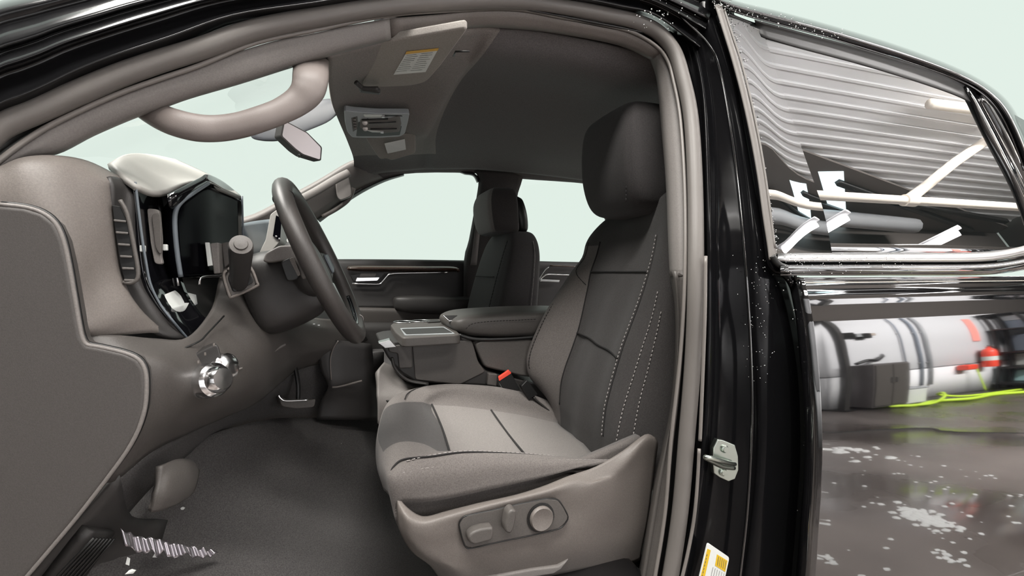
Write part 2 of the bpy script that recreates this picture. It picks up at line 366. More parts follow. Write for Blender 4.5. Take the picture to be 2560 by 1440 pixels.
surf('roof_panel', [[Vector((x, y, 1.4 + z)) for y, z in ((1.02, .585), (1.3, .605), (1.7, .615), (2.1, .605), (2.40, .575), (2.46, .555))] for x in (.075, .25, .6, 1.0, 1.25)], M['paint_soft'], truck, n=3, solid=.004)
# far side: roof rail, pillars (inside faces)
def patch(name, pts_rows, m, parent=truck, n=(3, 4), solid=.03):
    return surf(name, [[U(*p) for p in r] for r in pts_rows], m, parent, n=n, solid=solid)
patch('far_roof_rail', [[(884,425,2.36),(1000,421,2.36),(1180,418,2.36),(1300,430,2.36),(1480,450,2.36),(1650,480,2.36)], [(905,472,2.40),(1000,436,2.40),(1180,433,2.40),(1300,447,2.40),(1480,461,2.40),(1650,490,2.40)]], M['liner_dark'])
patch('far_front_pillar', [[(560,565,2.3),(640,545,2.3),(720,500,2.3),(800,455,2.3),(870,412,2.3),(900,400,2.3)], [(560,590,2.33),(655,560,2.33),(735,520,2.33),(815,478,2.33),(880,440,2.33),(925,425,2.33)], [(600,640,2.4),(720,590,2.4),(795,545,2.4),(850,505,2.4),(900,472,2.4),(960,446,2.4)]], M['trim'])
patch('far_front_pillar_edge', [[(792,548,2.4),(850,508,2.4),(905,474,2.4),(960,449,2.4),(1010,436,2.4)], [(800,556,2.43),(853,517,2.43),(907,482,2.43),(962,455,2.43),(1010,440,2.43)]], M['plastic_black'])
patch('far_middle_pillar', [[(1185,425,2.38),(1210,425,2.36),(1260,428,2.36),(1310,435,2.38)], [(1196,450,2.40),(1212,450,2.37),(1260,455,2.37),(1302,462,2.40)], [(1190,500,2.42),(1205,500,2.39),(1255,510,2.39),(1292,500,2.42)], [(1172,600,2.44),(1185,600,2.4),(1240,610,2.4),(1285,600,2.44)], [(1160,650,2.45),(1172,660,2.41),(1230,660,2.41),(1275,655,2.45)], [(1158,780,2.45),(1168,780,2.42),(1230,780,2.42),(1275,780,2.45)]], M['cloth'])
# corner fillets of the far windows
patch('far_window_corner', [[(1150,428,2.39),(1180,430,2.39),(1200,445,2.39)], [(1165,434,2.39),(1186,438,2.39),(1196,455,2.39)]], M['plastic_black'])
patch('belt_webbing', [[(1192,540,2.37),(1204,540,2.37)], [(1182,620,2.37),(1196,620,2.37)], [(1176,663,2.37),(1192,663,2.37)]], M['trim'], n=(4, 2), solid=.002)
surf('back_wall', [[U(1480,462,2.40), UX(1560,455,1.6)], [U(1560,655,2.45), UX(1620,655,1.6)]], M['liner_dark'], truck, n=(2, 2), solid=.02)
# cabin glass
surf('windscreen', [[U(120,390,1.0), U(475,250,1.0), U(720,168,1.0), U(820,140,1.0)], [U(350,420,1.6), U(560,330,1.6), U(730,270,1.6), U(845,262,1.6)], [U(560,575,2.32), U(700,490,2.32), U(800,440,2.32), U(884,402,2.32)]], M['pane'], truck, n=(4, 4), solid=0)
# cab floor and sill
fl = surf('cab_floor', [[U(380,1150,1.15), U(560,1075,1.3), U(690,1046,1.5), U(800,1044,1.62), U(950,1030,1.8)],
    [U(330,1300,1.05), U(520,1200,1.22), U(700,1140,1.4), U(850,1120,1.52), U(1020,1110,1.7)],
    [U(250,1360,.98), U(470,1330,1.12), U(700,1290,1.25), U(850,1260,1.4), U(1100,1230,1.6)],
    [U(160,1460,.94), U(400,1440,1.02), U(700,1420,1.1), U(900,1420,1.2), U(1150,1380,1.5)],
    [U(100,1560,.92), U(380,1560,.96), U(700,1560,1.0), U(900,1560,1.1), U(1200,1500,1.4)]], M['carpet'], truck, n=6, solid=.02)
surf('sill_plate', [[U(225,1330,.90), U(110,1470,.90), U(60,1560,.90)], [U(290,1330,.96), U(190,1480,.94), U(130,1570,.94)]], M['plastic_dark'], truck, n=(4, 5), solid=.02)
for k in range(7):
    t = k / 7; tube('sill_rib', [U(235 + 60 * t, 1345 + 2 * t, .895 + .045 * t), U(125 + 70 * t, 1460 + 8 * t, .895 + .045 * t), U(60 + 75 * t, 1555 + 10 * t, .895 + .045 * t)], .0018, M['plastic_black'], truck, n=3, seg=6)
fr_ = []
for t in range(27):
    f = t / 26; x = 300 + 235 * f; y0 = 1322 + 52 * f ** .7; hgt = (50 * (1 - f) ** .7 + 10) * random.uniform(.6, 1.1); y0 += random.uniform(-4, 6); wv = (-1) ** t * random.uniform(.001, .006)
    fr_.append([U(x + 10 * k, y0 + hgt * k, .915 + .15 * f - .004 * k + wv) for k in (0, .33, .66, 1)])
surf('sill_film', list(zip(*fr_)), M['film'], truck, n=(2, 2), solid=.0008, label='crumpled shiny film')
V = []; F = []
for (px, py, w, h) in ((748,1164,5,9),(358,1220,6,12),(590,1152,4,3),(566,1168,6,3),(580,1172,3,3),(604,1156,4,3),(660,1105,5,3),(700,1255,3,5),(728,1180,2,3),(352,1410,9,4),(345,1385,4,9),(410,1372,6,5),(470,1262,7,3),(852,1107,3,2),(702,1318,2,2),(730,1270,2,2),(680,1234,3,3),(735,1410,6,16),(720,1420,4,14)):
    yy = 1.0 + max(0, (1440 - py)) * .0011 + (px - 500) * .0006
    c = U(px, py, yy) + Vector((0, -.04, .01)); q = len(V); k = 1.0 / 1200
    V.extend([c + Vector((-w * k, 0, -h * k * .5)), c + Vector((w * k * .4, .001, -h * k)), c + Vector((w * k, 0, h * k * .6)), c + Vector((-w * k * .3, .001, h * k)), c + Vector((0, .006, .002))])
    F.extend([(q, q + 1, q + 2, q + 3), (q + 1, q, q + 4), (q + 2, q + 1, q + 4), (q + 3, q + 2, q + 4), (q, q + 3, q + 4)])
fk = link('carpet_flecks', mesh('carpet_flecks', V, F), M['white'], None, smooth=False)
tag(fk, 'pale flecks of litter scattered over the dark cab carpet', 'litter', kind='stuff')
# ================================================================== REAR DOOR
rd = thing('truck_rear_door', 'closed glossy black rear door with dark window mirroring the garage', 'car door', (1.4, .78, .45))
def skin_off(Z):           # shoulder, flat and turn-under
    tilt = lambda z: 24 - (z + .02) / -.05 * 12 if z > -.07 else (12 - (z + .07) / -.21 * 9.2 if z > -.28 else (2.8 - (z + .28) / -.5 * 8))
    off = -.012; z = -.02; step = .01
    while z > Z:
        off -= math.tan(math.radians(tilt(z))) * step; z -= step
    return off
edge = [(1990,665),(2003,700),(2012,740),(2024,800),(2033,870),(2040,950),(2046,1050),(2047,1150),(2043,1250),(2036,1350),(2030,1440),(2018,1540)]
rows = []
for k in range(26):
    Z = -.018 - k * .042
    rows.append(Z)
def edge_x(Z, off):
    pts = [UB(a, b, off) for a, b in edge]
    for i in range(len(pts) - 1):
        z0, z1 = pts[i].z - 1.4, pts[i + 1].z - 1.4
        if z0 >= Z >= z1: t = (Z - z0) / (z1 - z0); return pts[i].x + (pts[i + 1].x - pts[i].x) * t
    return pts[0].x if Z > pts[0].z - 1.4 else pts[-1].x
Zs = [-.012, -.018, -.028, -.04, -.055, -.07, -.09, -.115, -.145, -.18, -.22, -.27, -.33, -.4, -.48, -.56, -.65, -.75, -.85]
grid = []
for Z in Zs:
    o = skin_off(Z); x0 = edge_x(Z, o)
    grid.append([Vector((x0 - .004, ybody(Z, o) + .03, 1.4 + Z)), Vector((x0 - .002, ybody(Z, o) + .008, 1.4 + Z)), Vector((x0 + .008, ybody(Z, o) + .0006, 1.4 + Z)), Vector((x0 + .03, ybody(Z, o), 1.4 + Z))] + [Vector((x0 + .03 + (2.1 - x0) * t, ybody(Z, o), 1.4 + Z)) for t in (.15, .3, .45, .6, .75, .9, 1.0)])
skin = surf('door_skin', grid, M['paint'], rd, n=(3, 3), solid=.003)
tube('door_edge_bead', [UB(a - 12, b, .0) for a, b in edge], .0035, M['rubber_dark'], rd)
tube('door_edge_bead', [UB(a - 26, b, .008) for a, b in edge[1:]], .003, M['paint'], rd)
# window frame and glass
gl = [[UB(a, b, .0065) for a, b in r] for r in (
  [(1880,60),(2000,88),(2150,130),(2300,178),(2440,235),(2560,300)], [(1895,250),(2010,262),(2150,285),(2300,315),(2450,350),(2600,400)], [(1918,450),(2030,452),(2150,460),(2300,470),(2460,490),(2620,520)], [(1935,648),(2040,648),(2150,648),(2300,648),(2460,648),(2640,648)])]
surf('window_glass', gl, M['glass_dark'], rd, n=5, solid=.002)
ap = [[UB(a, b, o) for a, b, o in r] for r in (
  [(1806,24,.002),(1855,45,.003),(1902,62,.0063)], [(1850,190,.002),(1900,196,.003),(1950,206,.0063)], [(1888,370,.002),(1945,372,.003),(2008,380,.0063)], [(1918,520,.002),(1980,522,.003),(2058,524,.0063)], [(1934,640,.002),(2000,641,.003),(2082,642,.0063)])]
surf('pillar_applique', ap, M['glass_dark'], rd, n=4, solid=0, label='gloss black strip ahead of the glass')
surf('roof_band', [[UB(a, b, o) for a, b in r] for r, o in (
  ([(1888,52),(2000,80),(2150,120),(2300,165),(2420,205),(2480,235)], -.004), ([(1892,66),(2000,96),(2150,136),(2300,182),(2412,222),(2470,256)], .006), ([(1905,90),(2000,118),(2150,158),(2300,204),(2400,240),(2450,268)], .004), ([(1907,96),(2000,124),(2150,164),(2300,210),(2400,246),(2450,274)], .014))], M['rubber_dark'], rd, n=(3, 5))
# roof rail over the door
ro = [(1770,-22),(1850,4),(1950,28),(2070,60),(2200,98),(2300,132),(2400,172),(2470,210),(2520,252),(2556,310),(2590,390)]
ri = [(1785,8),(1842,34),(1935,62),(2050,92),(2170,128),(2280,162),(2380,198),(2440,228),(2486,272),(2522,340),(2556,430)]
rows = []
for t, o in ((0, .10), (.02, .05), (.12, .012), (.35, -.012), (.5, -.014), (.7, -.006), (.74, -.001), (.9, -.004), (1.0, .006)):
    rows.append([UB(a + (c - a) * t, b + (d - b) * t, o) for (a, b), (c, d) in zip(ro, ri)])
surf('roof_rail', rows, M['paint'], truck, n=(3, 6), solid=.004)
tube('window_frame', [UB(a, b, -.004) for a, b in ((1796,14),(1815,75),(1838,150),(1862,240),(1884,340),(1902,440),(1916,540),(1927,610),(1932,650))], lambda t: (.005, .0105), M['rubber'], rd, ref=(0, 1, 0))
tube('window_frame_lip', [UB(a, b, -.008) for a, b in ((1811,25),(1830,85),(1853,155),(1876,245),(1897,345),(1914,445),(1927,540),(1937,620))], .0026, M['rubber'], rd)
surf('rear_window_frame', [[UB(a, b, o) for a, b, o in r] for r in ([(2408,214,.006),(2422,222,-.004),(2440,228,.004),(2462,240,-.004),(2500,262,.004),(2540,300,.02)], [(2458,330,.006),(2478,332,-.004),(2500,336,.004),(2520,344,-.004),(2560,370,.004),(2600,400,.02)], [(2527,460,.006),(2546,462,-.004),(2560,466,.004),(2590,474,-.004),(2630,490,.004),(2680,520,.02)], [(2568,570,.006),(2588,570,-.004),(2610,572,.004),(2640,580,-.004),(2690,590,.004),(2740,600,.02)], [(2590,650,.006),(2614,650,-.004),(2640,650,.004),(2670,650,-.004),(2730,650,.004),(2780,650,.02)])], M['paint'], rd, n=(4, 3), solid=.004)
bx = [1946, 2050, 2200, 2350, 2440, 2500, 2560, 2620]; up = [0, 0, 0, 0, -1, -6, -18, -36]
surf('belt_molding', [[UB(a, b + u, o) for a, u in zip(bx, up)] for b, o in ((632, .008), (635, -.010), (640, -.016), (648, -.017), (655, -.012), (657, .0))], M['satin'], rd, n=(3, 4), solid=.003, label='satin metal belt moulding')
surf('belt_step', [[UB(a, b + u * .8, o) for a, u in zip([1952, 2050, 2200, 2350, 2440, 2500, 2560, 2620], up)] for b, o in ((656, .0), (660, -.010), (664, -.016), (672, -.020), (680, -.018), (685, -.013), (689, -.012))], M['paint'], rd, n=(3, 4), solid=.003)
tube('corner_cap', [UB(1930,640,-.008), UB(1945,660,-.010), UB(1962,668,-.010), UB(1990,676,-.012)], .007, M['plastic_black'], rd)
tube('door_front_return', [UB(a, b, .012) for a, b in ((1800,40),(1850,200),(1890,400),(1915,560),(1930,660),(1960,680),(1985,720),(2000,800),(2010,900),(2020,1000),(2022,1150),(2012,1300),(2000,1440),(1990,1520))], (.012, .008), M['jamb'], rd)
# water drops: uncountable beads on frame, door edge and glass
V = []; F = []
def bead(c, r):
    q = len(V); s = 6
    for (h, k) in ((0, 1), (.6, .8), (1, .0)):
        for i in range(s): a = 2 * pi * i / s; V.append(c + Vector((math.cos(a) * r * k, -h * r, math.sin(a) * r * k * 1.15)))
    for i in range(2):
        for j in range(s): F.append((q + i * s + j, q + i * s + (j + 1) % s, q + (i + 1) * s + (j + 1) % s, q + (i + 1) * s + j))
for k in range(230):
    t = random.random(); x = 1815 + 122 * (t ** .85); y = 30 + 600 * t; a, b = x + random.gauss(6, 5), y + random.gauss(0, 6); bead(UB(a, b, .001), random.uniform(.0006, .0018))
for k in range(150): bead(UB(random.uniform(1780, 2250) , 0, 0) if False else UB(*(lambda x: (x, -8 + (x - 1780) * .262 + random.gauss(14, 7)))(1785 + 330 * random.random() ** 1.6), -.012), random.uniform(.0006, .0018))
for k in range(120):
    bead(UB(random.gauss(2140, 70), random.gauss(600, 24), .011), random.uniform(.0006, .0016))
for k in range(110): bead(UB(1960 + 320 * random.random() ** 1.5, random.uniform(636, 686), -.019), random.uniform(.0006, .0014))
for k in range(110):
    i = random.randrange(len(edge) - 3); t = random.random(); a = edge[i][0] + (edge[i + 1][0] - edge[i][0]) * t; b = edge[i][1] + (edge[i + 1][1] - edge[i][1]) * t
    bead(UB(a + random.gauss(-12, 14), b, -.003), random.uniform(.0006, .0015))
for k in range(90): bead(UB(random.gauss(1900, 25), random.uniform(620, 960), .018), random.uniform(.0005, .0011))
for k in range(40): bead(UB(random.gauss(1650, 40), random.gauss(35, 18), .0), random.uniform(.0008, .002))
M['water'] = mat('water_drop', (.5, .5, .5), .02, metal=.9)
dr = link('water_drops', mesh('water_drops', V, F), M['water'], None)
tag(dr, 'clear water drops beaded along the black rear door edge and window frame', 'water', kind='stuff')
# ================================================================== DRIVER SEAT
ds = thing('driver_seat', 'dark grey cloth driver seat with power switches on its plastic side cover', 'car seat', (.45, 1.24, .75))
BZ = [ # Z, edge, seam_in, mid, seam_out, peak_out, side_out
 (.205, 1552, 1566, 1606, 1652, 1676, 1704), (.185, 1518, 1540, 1594, 1647, 1672, 1702), (.14, 1484, 1514, 1582, 1643, 1668, 1700), (.10, 1466, 1500, 1575, 1640, 1665, 1698), (.05, 1456, 1490, 1566, 1632, 1660, 1695), (0, 1428, 1477, 1550, 1620, 1654, 1692),
 (-.05, 1404, 1470, 1538, 1606, 1646, 1688), (-.10, 1380, 1462, 1526, 1590, 1636, 1684), (-.15, 1358, 1454, 1514, 1572, 1622, 1680), (-.20, 1340, 1444, 1500, 1555, 1606, 1674), (-.26, 1322, 1428, 1482, 1538, 1588, 1664), (-.31, 1316, 1414, 1468, 1525, 1572, 1654), (-.36, 1326, 1404, 1456, 1514, 1558, 1648), (-.43, 1370, 1400, 1446, 1508, 1544, 1640), (-.47, 1385, 1402, 1444, 1507, 1541, 1636), (-.54, 1392, 1404, 1440, 1505, 1540, 1634)]
rows = []
for Z, e, si, m_, so, po, s in BZ:
    E = PX(e, 1.50, Z); S1 = PX(si, 1.41, Z); Mi = PX(m_, 1.25, Z); S2 = PX(so, 1.10, Z); P2 = PX(po, 1.035, Z); S3 = PX(s, 1.0, Z)
    pk = E.lerp(S1, .45) + Vector((-.014, 0, 0))
    rows.append([E + Vector((.14, .0, 0)), E + Vector((.05, .012, 0)), E, pk, S1, S1.lerp(Mi, .5) + Vector((.006, 0, 0)), Mi, Mi.lerp(S2, .5) + Vector((.006, 0, 0)), S2, P2, S3, S3 + Vector((.06, -.004, 0)), S3 + Vector((.15, .01, 0))])
t = rows[0]; rows = [[p + Vector((.10, 0, .0)) for p in t], [p + Vector((.035, 0, .018)) for p in t]] + rows
BR = rows
br = surf('backrest', rows, [M['cloth'], M['cloth_bolster']], ds, n=(4, 4), solid=.02, matfn=lambda i, j: 1 if (j < 4 and i > 5.2) else 0)  # inboard bolster paler, mostly the light on it put into the cloth
def bcol(c, i0, i1, d=-.003): return [rows[i][c] + Vector((d, -.001, 0)) for i in range(i0, i1)]
stitch('bolster_stitching', bcol(8, 5, 16), M['thread'], br); stitch('bolster_stitching', bcol(9, 8, 16), M['thread'], br)
stitch('bolster_stitching', [p.lerp(q, .45) + Vector((-.004, -.002, 0)) for p, q in zip(bcol(9, 9, 16), bcol(10, 9, 16))], M['thread'], br)
tube('insert_seam', bcol(4, 5, 16, -.001), .0022, M['thread_dark'], br, seg=6)
tube('outer_seam', [p + Vector((0, -.006, 0)) for p in bcol(8, 5, 16, -.0005)], .0018, M['thread_dark'], br, seg=6)
def brow(i, c0, c1, d=-.001, dz=0): return [rows[i][c] + Vector((d, 0, dz)) for c in range(c0, c1)]
tube('cross_seam', brow(7, 4, 9), .003, M['thread_dark'], br, seg=6); tube('cross_seam', [p.lerp(q, t) for p, q, t in zip(brow(11, 4, 9), brow(12, 4, 9), (0, .1, .25, .35, .5))], .003, M['thread_dark'], br, seg=6)
stitch('edge_stitching', [rows[i][2] + Vector((.004, -.014, 0)) for i in range(7, 15)], M['thread_dark'], br, r=.0014)
stitch('shoulder_seam', [rows[i][3] + Vector((-.002, -.002, 0)) for i in range(5, 8)] + [rows[8][4]], M['thread_dark'], br, dash=.01, gap=.001)
hr = []
for Z, x, y, hx, hy in ((.165, .825, 1.245, .05, .085), (.18, .815, 1.245, .07, .125), (.215, .80, 1.243, .078, .142), (.28, .785, 1.242, .08, .147), (.36, .78, 1.24, .08, .146), (.425, .782, 1.238, .077, .138), (.455, .788, 1.236, .066, .122), (.468, .795, 1.235, .045, .09)):
    hr.append(ring((x, y, 1.4 + Z), hx, hy, 14, .45))
hd = loft('headrest', hr, M['cloth_dark'], ds, n=(4, 4))
for y in (1.19, 1.29): tube('headrest_post', [Vector((.93, y, 1.50)), Vector((.86, y, 1.62))], .006, M['chrome'], hd)
stitch('headrest_seam', [Vector((.722 + .0 * k, 1.13, 1.4 + .19 + .03 * k)) for k in range(9)], M['thread_dark'], hd, dash=.01, gap=.001)
# ---- cushion
CX = [ # px,py for each lateral line at successive stations; columns: outboard low, outb side, outb bolster top, seam_out, mid, seam_in, inb bolster top, inb edge, inb low
 [(1000,1330,1.00),(985,1290,1.0),(975,1245,1.02),(965,1230,1.1),(958,1220,1.25),(960,1180,1.40),(968,1130,1.46),(985,1090,1.49),(1010,1090,1.50)],
 [(985,1285,.985),(972,1225,.985),(962,1190,1.01),(947,1175,1.1),(940,1150,1.25),(945,1090,1.38),(955,1050,1.45),(975,1020,1.49),(1000,1040,1.51)],
 [(995,1262,.975),(980,1205,.975),(975,1170,1.0),(958,1130,1.09),(945,1090,1.25),(958,1030,1.39),(975,1000,1.45),(1005,985,1.49),(1030,1000,1.515)],
 [(1015,1255,.97),(1005,1195,.97),(1015,1150,1.0),(1000,1105,1.09),(985,1055,1.25),(990,1008,1.39),(1015,982,1.45),(1055,968,1.485),(1080,985,1.515)],
 [(1060,1255,.965),(1060,1185,.968),(1075,1136,1.0),(1060,1110,1.085),(1050,1050,1.25),(1050,1005,1.39),(1080,972,1.45),(1115,960,1.485),(1135,975,1.515)],
 [(1130,1245,.96),(1140,1175,.965),(1155,1126,1.0),(1128,1142,1.07),(1105,1070,1.24),(1080,1012,1.41),(1150,968,1.455),(1185,962,1.485),(1210,975,1.515)],
 [(1240,1220,.955),(1240,1160,.965),(1250,1128,1.0),(1225,1146,1.07),(1185,1085,1.24),(1150,1016,1.41),(1225,976,1.455),(1250,968,1.485),(1280,985,1.515)],
 [(1370,1190,.955),(1370,1155,.965),(1365,1136,1.0),(1320,1146,1.07),(1270,1085,1.24),(1228,1026,1.41),(1290,990,1.455),(1310,980,1.485),(1335,1000,1.515)],
 [(1480,1160,.955),(1480,1150,.965),(1460,1146,1.0),(1415,1148,1.07),(1365,1090,1.24),(1315,1040,1.41),(1350,1012,1.455),(1365,1000,1.485),(1385,1010,1.515)],
 [(1560,1150,.96),(1560,1148,.97),(1540,1150,1.0),(1500,1152,1.07),(1450,1100,1.24),(1395,1058,1.41),(1415,1040,1.455),(1430,1030,1.485),(1440,1030,1.515)]]
rows = [[U(*p) for p in r] for r in CX]
cu = surf('seat_cushion', rows, [M['cloth'], M['cloth_bolster'], M['cloth_lit']], ds, n=(5, 5), solid=.03, matfn=lambda i, j: 2 if (5 <= i and 3 <= j < 5) else (1 if (j >= 5.0 or j < 3) else (1 if i < 2 else 0)))  # lit insert and bolsters and shaded front put into the cloth colours
up = Vector((-.001, -.002, .003))
stitch('cushion_stitching', [rows[i][2] + Vector((0, -.008, .001)) for i in range(3, 10)], M['thread'], cu)
stitch('cushion_stitching', [rows[i][1].lerp(rows[i][2], .3) + Vector((0, -.004, .001)) for i in range(3, 10)], M['thread'], cu)
tube('cushion_seam', [U(975,1185,.99), U(985,1165,.995), U(1010,1148,1.0)] + [rows[i][2] + Vector((0, -.011, 0)) for i in range(4, 10)], .002, M['thread_dark'], cu, seg=6)
tube('cross_seam', [rows[5][c] + up * .6 for c in (3, 4, 5)], .0025, M['thread_dark'], cu, seg=6)
tube('cross_seam', [rows[7][c] + up * .6 for c in (3, 4, 5)], .0025, M['thread_dark'], cu, seg=6)
tube('inner_seam', [U(1012,998,1.40), U(1018,985,1.43), U(1035,974,1.46), U(1070,964,1.48)], .0016, M['thread_dark'], cu, seg=6)
base = [U(1030,1300,.985), U(1080,1310,.985), U(1300,1290,.985), U(1480,1240,.985), U(1620,1180,.985), U(1600,1500,.985), U(1400,1560,.985), U(1180,1560,.985), U(1075,1420,.985)]
prism('seat_base', base, Vector((.05, .46, .0)), M['plastic_black'], ds, bevel=.01)
surf('cushion_skirt', [[U(975,1190,.99), U(1060,1230,.985), U(1250,1200,.98), U(1430,1160,.98), U(1600,1090,.99)], [U(990,1270,.99), U(1060,1300,.985), U(1250,1260,.98), U(1430,1210,.98), U(1600,1140,.99)]], M['cloth_bolster'], ds, n=4, solid=.02)
# ---- plastic side cover with switches
SV = [
 [(994,1238,.985),(1012,1262,.965),(1040,1284,.955),(1068,1290,.952),(1120,1276,.950),(1200,1256,.948),(1290,1236,.947),(1360,1214,.947),(1420,1190,.95),(1490,1166,.952),(1555,1128,.955),(1612,1086,.962),(1640,1094,.97)],
 [(992,1256,.972),(1012,1285,.945),(1042,1304,.935),(1072,1306,.932),(1120,1292,.930),(1200,1270,.928),(1290,1248,.927),(1370,1228,.927),(1440,1205,.932),(1500,1196,.938),(1560,1160,.940),(1612,1104,.948),(1645,1110,.965)],
 [(992,1285,.965),(1015,1310,.94),(1045,1330,.932),(1080,1335,.930),(1130,1318,.930),(1200,1296,.932),(1290,1272,.933),(1380,1248,.932),(1445,1232,.928),(1508,1204,.930),(1555,1200,.945),(1605,1160,.952),(1640,1150,.965)],
 [(1000,1330,.965),(1025,1350,.942),(1060,1366,.936),(1100,1368,.935),(1150,1352,.935),(1210,1335,.937),(1300,1308,.938),(1390,1285,.936),(1450,1275,.933),(1510,1262,.936),(1555,1260,.952),(1600,1240,.956),(1630,1230,.965)],
 [(1030,1380,.965),(1060,1392,.945),(1095,1400,.939),(1125,1402,.938),(1165,1388,.936),(1230,1370,.936),(1310,1350,.935),(1400,1330,.935),(1460,1318,.937),(1508,1312,.945),(1550,1310,.956),(1595,1310,.958),(1620,1300,.966)],
 [(1085,1425,.97),(1110,1430,.955),(1135,1432,.945),(1160,1432,.942),(1200,1420,.944),(1260,1410,.944),(1330,1394,.943),(1410,1378,.943),(1460,1372,.946),(1505,1366,.955),(1545,1362,.96),(1585,1360,.962),(1610,1350,.968)],
 [(1120,1500,.985),(1145,1495,.975),(1170,1490,.968),(1200,1482,.966),(1240,1476,.966),(1290,1466,.966),(1350,1450,.966),(1420,1436,.966),(1462,1428,.967),(1505,1420,.97),(1545,1414,.972),(1580,1410,.973),(1600,1400,.975)]]
sc = surf('side_cover', [[U(*p) for p in r] for r in SV], M['plastic'], ds, n=(5, 4), solid=.008, label='grey plastic seat side cover')
swp = [(1148,1312),(1156,1296),(1172,1288),(1240,1274),(1310,1258),(1368,1247),(1394,1250),(1408,1268),(1420,1292),(1413,1308),(1396,1322),(1330,1338),(1250,1354),(1180,1370),(1164,1366),(1156,1346)]
sp_ = prism('switch_panel', Upoly(swp, .9245), Vector((0, .03, 0)), M['plastic_mid'], sc, bevel=.002, seg=2)
tube('switch_panel_gap', Upoly(swp, .9265), .0018, M['plastic_black'], sc, n=3, seg=6, closed=True)
prism('seat_slide_switch', rounded(Upoly([(1172,1356),(1170,1342),(1182,1330),(1204,1322),(1234,1318),(1234,1340),(1230,1352),(1208,1358),(1186,1364)], .902), .006), Vector((0, .026, 0)), M['plastic_mid'], sc, bevel=.005, seg=3)
prism('seat_recline_switch', rounded(Upoly([(1264,1332),(1262,1316),(1270,1284),(1280,1274),(1292,1276),(1291,1296),(1284,1326),(1276,1336)], .898), .006), Vector((0, .03, 0)), M['plastic_mid'], sc, bevel=.005, seg=3)
kc = U(1352, 1294, .923)
lathe('lumbar_knob', kc, (0, -1, 0), [(.031, -.004), (.031, .0005), (.027, .001)], M['plastic_black'], sc)
lathe('lumbar_knob_face', kc, (0, -1, 0), [(.026, .0), (.026, .007), (.0235, .010), (.018, .0085), (.009, .0065), (.0, .006)], M['plastic'], sc)
prism('seat_foot_cover', Upoly([(1150,1452),(1240,1440),(1330,1424),(1396,1416),(1424,1398),(1404,1424),(1385,1436),(1320,1446),(1260,1470),(1160,1490)], .945), Vector((0, .03, 0)), M['trim'], sc, bevel=.004)
# ================================================================== SEAT BELT BUCKLES
def buckle(quad, y, dy, stalk, red, label):
    b = thing('seat_belt_buckle', label, 'seat belt buckle', U(*quad[2], y), 'seat belt buckles beside the driver seat')
    prism('buckle_body', rounded(Upoly(quad, y), .004), Vector((0, dy, 0)), M['plastic_black'], b, bevel=.003)
    if red: prism('release_button', rounded(Upoly(red, y - .002), .003), Vector((.004, dy * .8, 0)), M['red'], b, bevel=.002, label='red release button')
    tube('buckle_stalk', [U(*p, y + dy * .5) for p in stalk], (.004, .012), M['plastic_dark'], b, ref=(1, 0, 0))
    return b
buckle([(1246,952),(1278,932),(1301,974),(1270,992)], 1.475, .022, [(1286,980),(1300,1000),(1325,1030)], [(1246,944),(1272,926),(1279,933),(1248,953)], 'black seat belt buckle with a red release button beside the seat cushion')
buckle([(1303,966),(1318,950),(1345,986),(1322,1000)], 1.45, .022, [(1332,992),(1345,1005),(1370,1025)], None, 'all black seat belt buckle tucked against the driver backrest')
# ================================================================== FOLDED CENTRE SEAT CONSOLE
cs = thing('center_console', 'fold-down centre seat console with cup holders and padded armrest', 'console', (.4, 1.65, .75))
prof = [(952,862),(975,855),(1010,851),(1100,848),(1172,846),(1186,870),(1196,905),(1215,925),(1260,938),(1300,948),(1340,958),(1450,985),(1450,1060),(1300,1010),(1240,966),(1120,960),(1040,955),(1005,935),(985,915),(968,892)]
cb = prism('console_body', Upoly(prof, 1.53), Vector((0, .30, 0)), M['plastic_dark'], cs, bevel=.008)
prism('console_side_panel', rounded(Upoly([(1030,860),(1180,850),(1196,905),(1214,930),(1150,962),(1038,950)], 1.526), .01), Vector((0, .02, 0)), M['plastic_mid'], cb, bevel=.004)
prism('console_front_block', rounded(Upoly([(970,866),(1030,858),(1032,920),(998,922),(994,884),(972,880)], 1.524), .006), Vector((0, .03, 0)), M['plastic_mid'], cb, bevel=.004)
prism('front_tab', [U(946,858,1.50), U(975,850,1.50), U(992,868,1.50), U(962,871,1.50)], Vector((0, .03, .003)), M['satin'], cb, bevel=.002)
tube('front_strap', [U(980,895,1.52), U(985,915,1.52), U(1000,935,1.52), U(1025,952,1.52), U(1070,960,1.52)], (.005, .012), M['plastic_dark'], cb, ref=(0, 0, 1))
pad = [(1186,862),(1200,852),(1330,846),(1342,850),(1342,945),(1300,940),(1240,925),(1212,918),(1198,890)]
prism('cushion_side', rounded(Upoly(pad, 1.52), .012), Vector((0, .2, 0)), M['plastic_mid'], cs, bevel=.012)
prism('hinge_block', Upoly([(1222,934),(1244,936),(1242,966),(1218,962)], 1.51), Vector((0, .04, 0)), M['plastic_mid'], cs, bevel=.003)
